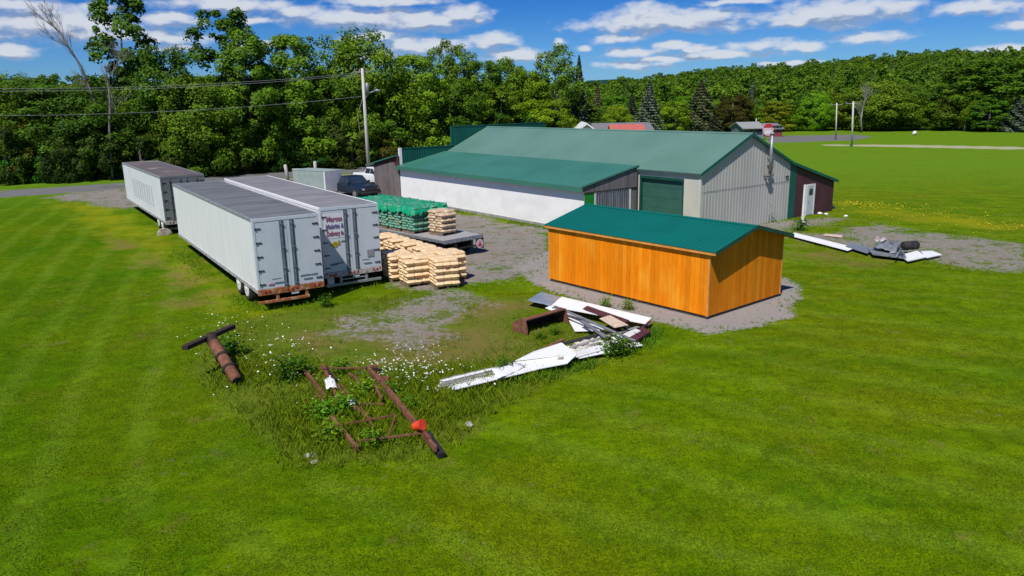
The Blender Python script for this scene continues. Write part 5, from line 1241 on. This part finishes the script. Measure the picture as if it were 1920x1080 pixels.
dead_tree(1612, 158, 'bare grey tree behind the field pole', [(1614,225),(1618,200)], 9, .2, 'bark_pale')
# hillside forest: one mass
spruce_proto('far_d', 23, 13, 2.6, 1800)
FC = bpy.data.collections.new('far_trees')
for k_ in ('far_a', 'far_b', 'far_c', 'far_d'):
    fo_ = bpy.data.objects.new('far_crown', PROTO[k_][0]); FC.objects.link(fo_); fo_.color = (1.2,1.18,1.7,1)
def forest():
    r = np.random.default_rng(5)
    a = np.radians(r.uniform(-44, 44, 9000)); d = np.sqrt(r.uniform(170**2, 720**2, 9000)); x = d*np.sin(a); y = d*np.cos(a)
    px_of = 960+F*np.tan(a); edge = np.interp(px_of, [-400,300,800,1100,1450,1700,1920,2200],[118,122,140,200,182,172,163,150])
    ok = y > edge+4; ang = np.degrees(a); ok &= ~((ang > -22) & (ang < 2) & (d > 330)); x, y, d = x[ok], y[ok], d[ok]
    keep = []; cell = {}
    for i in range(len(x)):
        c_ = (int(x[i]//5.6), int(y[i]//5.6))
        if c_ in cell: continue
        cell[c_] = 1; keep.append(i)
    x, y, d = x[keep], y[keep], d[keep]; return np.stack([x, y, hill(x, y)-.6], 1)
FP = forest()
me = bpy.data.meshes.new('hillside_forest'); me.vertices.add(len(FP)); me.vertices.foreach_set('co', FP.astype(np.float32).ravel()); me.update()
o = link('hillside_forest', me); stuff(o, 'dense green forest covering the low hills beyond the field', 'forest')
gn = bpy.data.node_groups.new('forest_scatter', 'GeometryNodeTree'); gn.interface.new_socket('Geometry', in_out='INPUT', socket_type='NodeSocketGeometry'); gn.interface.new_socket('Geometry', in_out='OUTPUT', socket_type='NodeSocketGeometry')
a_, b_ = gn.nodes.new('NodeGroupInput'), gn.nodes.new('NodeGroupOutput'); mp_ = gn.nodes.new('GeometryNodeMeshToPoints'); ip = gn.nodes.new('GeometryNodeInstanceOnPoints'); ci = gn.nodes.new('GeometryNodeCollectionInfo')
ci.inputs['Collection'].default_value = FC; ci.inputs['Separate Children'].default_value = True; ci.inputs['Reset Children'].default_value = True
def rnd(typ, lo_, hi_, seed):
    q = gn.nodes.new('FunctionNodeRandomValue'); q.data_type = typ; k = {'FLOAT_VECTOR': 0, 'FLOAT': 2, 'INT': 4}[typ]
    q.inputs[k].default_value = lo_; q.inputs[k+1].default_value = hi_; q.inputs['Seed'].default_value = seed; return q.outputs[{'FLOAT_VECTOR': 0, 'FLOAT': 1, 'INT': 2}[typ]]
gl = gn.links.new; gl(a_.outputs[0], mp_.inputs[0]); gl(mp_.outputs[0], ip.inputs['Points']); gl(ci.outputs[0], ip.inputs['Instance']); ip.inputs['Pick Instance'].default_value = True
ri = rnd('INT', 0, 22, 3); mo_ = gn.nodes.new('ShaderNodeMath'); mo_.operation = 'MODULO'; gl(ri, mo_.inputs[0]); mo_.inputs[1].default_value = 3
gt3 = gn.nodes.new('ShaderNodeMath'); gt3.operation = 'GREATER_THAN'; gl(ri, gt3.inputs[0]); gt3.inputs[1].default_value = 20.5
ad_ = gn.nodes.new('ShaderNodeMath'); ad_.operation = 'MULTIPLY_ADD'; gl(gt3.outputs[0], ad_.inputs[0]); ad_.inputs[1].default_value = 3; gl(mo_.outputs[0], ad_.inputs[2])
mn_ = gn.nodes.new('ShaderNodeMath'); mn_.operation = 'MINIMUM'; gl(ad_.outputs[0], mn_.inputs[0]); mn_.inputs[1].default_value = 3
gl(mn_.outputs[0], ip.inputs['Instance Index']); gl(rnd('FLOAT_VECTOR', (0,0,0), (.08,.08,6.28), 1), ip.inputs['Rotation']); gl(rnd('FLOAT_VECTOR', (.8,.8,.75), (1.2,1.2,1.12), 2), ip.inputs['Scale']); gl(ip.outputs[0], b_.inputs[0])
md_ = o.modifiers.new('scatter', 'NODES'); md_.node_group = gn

# grass and weeds
def blades(pts, hts, wid, r, nb, spread, tone_lo=.2, tone_hi=.9, bend=.5):
    n_ = len(pts)*nb; base = np.repeat(pts, nb, 0) + np.concatenate([r.normal(size=(n_,2))*spread, np.zeros((n_,1))], 1)
    h = np.repeat(hts, nb)*(.5+.7*r.random(n_)); a = r.random(n_)*2*PI; w_ = wid*(.6+.8*r.random(n_)); side = np.stack([np.cos(a), np.sin(a), np.zeros(n_)], 1)*w_[:,None]
    b = r.random(n_)*2*PI; lean = np.stack([np.cos(b), np.sin(b), np.zeros(n_)], 1)*(h*bend*r.random(n_))[:,None]; up_ = np.array([0,0,1.0])
    V = np.stack([base-side, base+side, base+lean*.4+side*.7+up_*(h*.6)[:,None], base+lean+up_*h[:,None]], 1).reshape(-1,3)
    t = tone_lo+(tone_hi-tone_lo)*r.random(n_); t = np.repeat(t, 4); return V, np.arange(4*n_).reshape(-1,4), np.stack([t,t,t,np.ones_like(t)], 1)
def zof(x, y): 
    return hill(x, y)+((fbm(x, y, 3.5, 20)-.5)*.10+(fbm(x, y, 1.1, 25)-.5)*.05)
r = np.random.default_rng(77)
RG = np.array(ROUGH); lo = RG.min(0); hi = RG.max(0)
P = r.random((60000, 2))*(hi-lo)+lo; sd2 = sdist(ROUGH, P[:,0], P[:,1]); dn = fbm(P[:,0], P[:,1], 2.2, 41)
gv = np.zeros(len(P))
for p in GRAV: gv = np.maximum(gv, sm(sdist(p, P[:,0], P[:,1]), 1.5))
for p in DIRT[:2]+[BARE]: gv = np.maximum(gv, .93*sm(sdist(p, P[:,0], P[:,1]), 1.5))
ctr = np.array(G(640, 790))[:2]; ctr2 = np.array(G(1090, 690))[:2]
tall = np.exp(-(((P-ctr)**2).sum(1))/14)+ .6*np.exp(-(((P-np.array(G(430,690))[:2])**2).sum(1))/4)+.7*np.exp(-np.abs(((P-np.array(G(980,720))[:2])**2).sum(1))/8)
keep = (sd2 > -.2) & (r.random(len(P)) < np.clip((dn-.46)*2.2+tall*.75, .02, 1)*(1-.95*gv)*np.clip(.25+sd2/1.6, 0, 1)); P = P[keep]; tall = tall[keep]
pts = np.concatenate([P, zof(P[:,0], P[:,1])[:,None]], 1)
V, Fc, A = blades(pts, .05+.30*np.clip(tall, 0, 1)*r.random(len(P))**1.5+.05*r.random(len(P)), .007, r, 5, .06, .15, 1.0, .8)
o = link('tall_grass', npmesh('tall_grass', V, Fc, MT['grass_blade'], {'tone': A})); o.color = (.95,.9,.6,1); stuff(o, 'rough unmown grass and weeds around the scrap', 'tall grass')
# short lawn blades in the nearer lawn
n0 = 330000; yy_ = 10.5+ (r.random(n0)**1.25)*24; xx_ = (r.random(n0)*2-1)*(yy_*.74+1.5)
okk = sdist(ROUGH, xx_, yy_) < .5; gv = np.zeros(n0)
for p in GRAV+[PAD]: gv = np.maximum(gv, sm(sdist(p, xx_, yy_), .6))
c_, s_ = math.cos(-SYAW), math.sin(-SYAW); lx = (xx_-SX)*c_-(yy_-SY)*s_; ly = (xx_-SX)*s_+(yy_-SY)*c_
okk &= (gv < .2) & ~((lx > -.1) & (lx < SL+.1) & (ly < .1) & (ly > -SW-.1)); okk &= (fbm(xx_, yy_, .9, 50) > .36)
xx_, yy_ = xx_[okk], yy_[okk]; pts = np.stack([xx_, yy_, zof(xx_, yy_)-.005], 1)
V, Fc, A = blades(pts, np.full(len(pts), .042), .006, r, 1, 0, .1, .9, 1.2)
o = link('lawn_grass', npmesh('lawn_grass', V, Fc, MT['grass_blade'], {'tone': A})); o.color = (.66,.60,.1,1); stuff(o, 'short mown grass of the near lawn', 'grass')
# tufts on gravel edges, along walls and the pad
def edge_tufts(polyl, n_, wdt, h, name, label, col=(1,1,1,1), closed=True):
    Pn = []
    m_n = len(polyl) if closed else len(polyl)-1
    for i in range(m_n):
        a = np.array(polyl[i]); b = np.array(polyl[(i+1) % len(polyl)]); L_ = np.hypot(*(b-a)); k = int(n_*L_); Pn.append(a+(b-a)*r.random((k,1))+r.normal(size=(k,2))*wdt)
    Pn = np.concatenate(Pn); kk = fbm(Pn[:,0], Pn[:,1], 1.6, 61) > .45; Pn = Pn[kk]; pts = np.concatenate([Pn, zof(Pn[:,0], Pn[:,1])[:,None]], 1)
    V, Fc, A = blades(pts, h*(.5+r.random(len(pts))), .010, r, 5, .05, .1, .9, .9); o = link(name, npmesh(name, V, Fc, MT['grass_blade'], {'tone': A})); o.color = col; stuff(o, label, 'grass')
edge_tufts(PAD, 14, .3, .08, 'pad_edge_grass', 'grass fringe creeping over the edge of the shed gravel')
edge_tufts([tuple(G(*p))[:2] for p in ((840,394),(1026,430))], 30, .18, .13, 'wall_foot_grass', 'weeds at the foot of the white wall', closed=False)
edge_tufts([tuple(G(*p))[:2] for p in ((900,735),(975,716),(1085,694),(1150,668),(1215,645),(1230,618))], 60, .16, .17, 'pile_edge_grass', 'tall weeds along the front of the scrap pile', (.8,1,.8,1), False)
edge_tufts([tuple(G(*p))[:2] for p in ((330,470),(440,560),(500,580),(620,565),(720,530))], 26, .35, .14, 'trailer_foot_grass', 'longer grass left unmown under the trailers', closed=False)
for k_, gp in enumerate(GRAV):
    gp_ = np.array(gp); lo_, hi_ = gp_.min(0), gp_.max(0); nn = int(np.prod(hi_-lo_)*(5 if k_ == 0 else 9)); Q = r.random((nn,2))*(hi_-lo_)+lo_; sdq = sdist(gp, Q[:,0], Q[:,1])
    lx = (Q[:,0]-SX)*c_-(Q[:,1]-SY)*s_; ly = (Q[:,0]-SX)*s_+(Q[:,1]-SY)*c_
    kq = (sdq > -1.2) & (r.random(nn) < np.exp(-np.maximum(sdq, 0)/1.3)+.04) & (fbm(Q[:,0], Q[:,1], 1.4, 71) > .46) & ~((lx > -.1) & (lx < SL+.1) & (ly < .1) & (ly > -SW-.1)); Q = Q[kq]; pq = np.concatenate([Q, zof(Q[:,0], Q[:,1])[:,None]], 1)
    V, Fc, A = blades(pq, .05+.07*r.random(len(pq)), .010, r, 7, .09, .1, .9, 1.1); o = link('gravel_weeds', npmesh('gravel_weeds', V, Fc, MT['grass_blade'], {'tone': A})); o.color = (.8,.85,.6,1); stuff(o, ['low weeds breaking up the edges of the main gravel yard','low weeds in the gravel patch before the front trailers','low weeds on the right-hand gravel','low weeds along the foot of the gable'][k_], 'weeds')
# yellow wildflower band behind the lean-to and daisies
def dots(regs, n_, size, h, mat, name, label):
    Pn = []
    for (px, py, sx_, sy_, k) in regs:
        c0 = G(px, py); e1 = G(px+sx_, py)-c0; e2 = G(px, py-sy_)-c0; q = r.normal(size=(k,2)); Pn.append(np.stack([c0.x+e1.x*q[:,0]+e2.x*q[:,1], c0.y+e1.y*q[:,0]+e2.y*q[:,1]], 1))
    Pn = np.concatenate(Pn); z_ = zof(Pn[:,0], Pn[:,1])+h*(.6+.6*r.random(len(Pn))); P = np.concatenate([Pn, z_[:,None]], 1); V = []; 
    k = 6; n2 = len(P); ang = np.arange(k)*2*PI/k; rad = size*(.6+.7*r.random(n2)); tl = r.normal(size=(n2,2))*.35
    ring = np.stack([np.cos(ang), np.sin(ang)], 1)[None]*rad[:,None,None]; zz = (ring*tl[:,None,:]).sum(2)
    V = np.concatenate([P[:,None,:2]+ring, (P[:,2][:,None]+zz)[:,:,None]], 2).reshape(-1,3); o = link(name, npmesh(name, V, np.arange(n2*k).reshape(-1,k), mat)); stuff(o, label, 'flowers')
dots([(760,700,45,15,230),(720,690,20,8,40),(500,660,60,22,90),(400,640,45,22,45),(800,665,20,10,35),(560,700,40,30,25),(850,700,30,20,25),(640,730,60,30,20),(440,600,30,6,12)], 0, .023, .22, MT['petal'], 'daisies', 'white daisies scattered through the rough grass')
dots([(1590,383,22,2,330),(1650,388,30,3,260),(1740,402,80,8,260),(1880,425,50,6,200)], 0, .032, .10, MT['yellow_flower'], 'yellow_wildflowers', 'yellow wildflowers edging the field right of the building')
# leafy weed clumps
V, Fc, A = None, None, None
def weed_proto(seed, n_=420):
    r2 = np.random.default_rng(seed); P = r2.normal(size=(n_,3))*np.array([.13,.13,.17])+np.array([0,0,.26]); P[:,2] = np.abs(P[:,2]); Nn = r2.normal(size=(n_,3))*.6+np.array([0,0,1]); Nn /= np.linalg.norm(Nn, axis=1)[:,None]
    V, Fc, A = leaf_cloud(P, Nn, .035, r2, np.clip(.5+r2.normal(size=n_)*.25, 0, 1)); return npmesh('weed', V, Fc, MT['leaf'], {'tone': A})
WD = [weed_proto(1), weed_proto(2)]
m_ = MB(); m_.tube([(0,0,-.02),(.01,0,.15),(.0,.01,.3)], .012, 5); m_.tube([(0,0,.02),(.08,.03,.2)], .008, 4); m_.tube([(0,0,.02),(-.07,-.05,.2)], .008, 4); STEM = m_.mesh('stem', MT['green_bright'])
for i, (px, py, s, c, lb) in enumerate(((540,712,1.6,DK,'dark leafy weed clump at the upper left of the rusty chassis'),(608,790,1.3,(1.2,1.5,1.2),'bright green weed clump on the near chassis rail'),(648,780,1.4,(1.3,1.6,1),'brightest leafy weed inside the rusty chassis'),
   (566,703,1.3,(.8,1,.8),'weed at the far left end of the rusty chassis'),(640,700,1.1,(1.1,1.1,.8),'weed rising through the far end of the chassis'),(690,745,1.2,(1.2,1.2,.8),'yellowish weed in the middle of the chassis'),(735,745,1.0,(.9,1.1,.8),'weed against the main chassis rail'),(620,830,1.2,(1.1,1.1,.8),'weed at the near left foot of the chassis'),(700,840,1.1,(1,1.1,.8),'weed between the two near chassis ends'),(770,770,.9,(.8,1,.7),'small weed right of the main chassis rail'),
   (1150,668,1.5,DK,'dark bushy weed in front of the scrap pile'),(1172,664,1.2,DK,'second dark weed right of the bushy one by the pile'),(1040,628,.8,(.8,1,1),'leafy weed growing inside the rusty trough'),(1012,637,.7,G0,'weed at the mouth of the rusty trough'),
   (1135,575,.9,BR,'light weed between the shed gravel and the white sheet'),(1178,580,.9,G0,'weed at the shed gravel edge near the white sheet'),(1440,415,1.5,OL,'tuft of weeds at the foot of the grey gable wall'),(1500,432,1.6,DK,'weed clump behind the far corner of the orange shed'),
   (430,668,1.6,(.8,1.1,.8),'weed clump in the shadow of the pipe stand'),(945,700,1.0,DK,'weed clump beside the crumpled white sheet'),(612,575,1.1,DK,'weed between the rears of the two front trailers'))):
    o = thing('weed_plant', lb, 'weed', G(px, py), i*1.1); o.scale = (s,s,s*.8); f_ = link('foliage', WD[i % 2], o); f_.color = tuple(c)+(1,); link('stem', STEM, o)
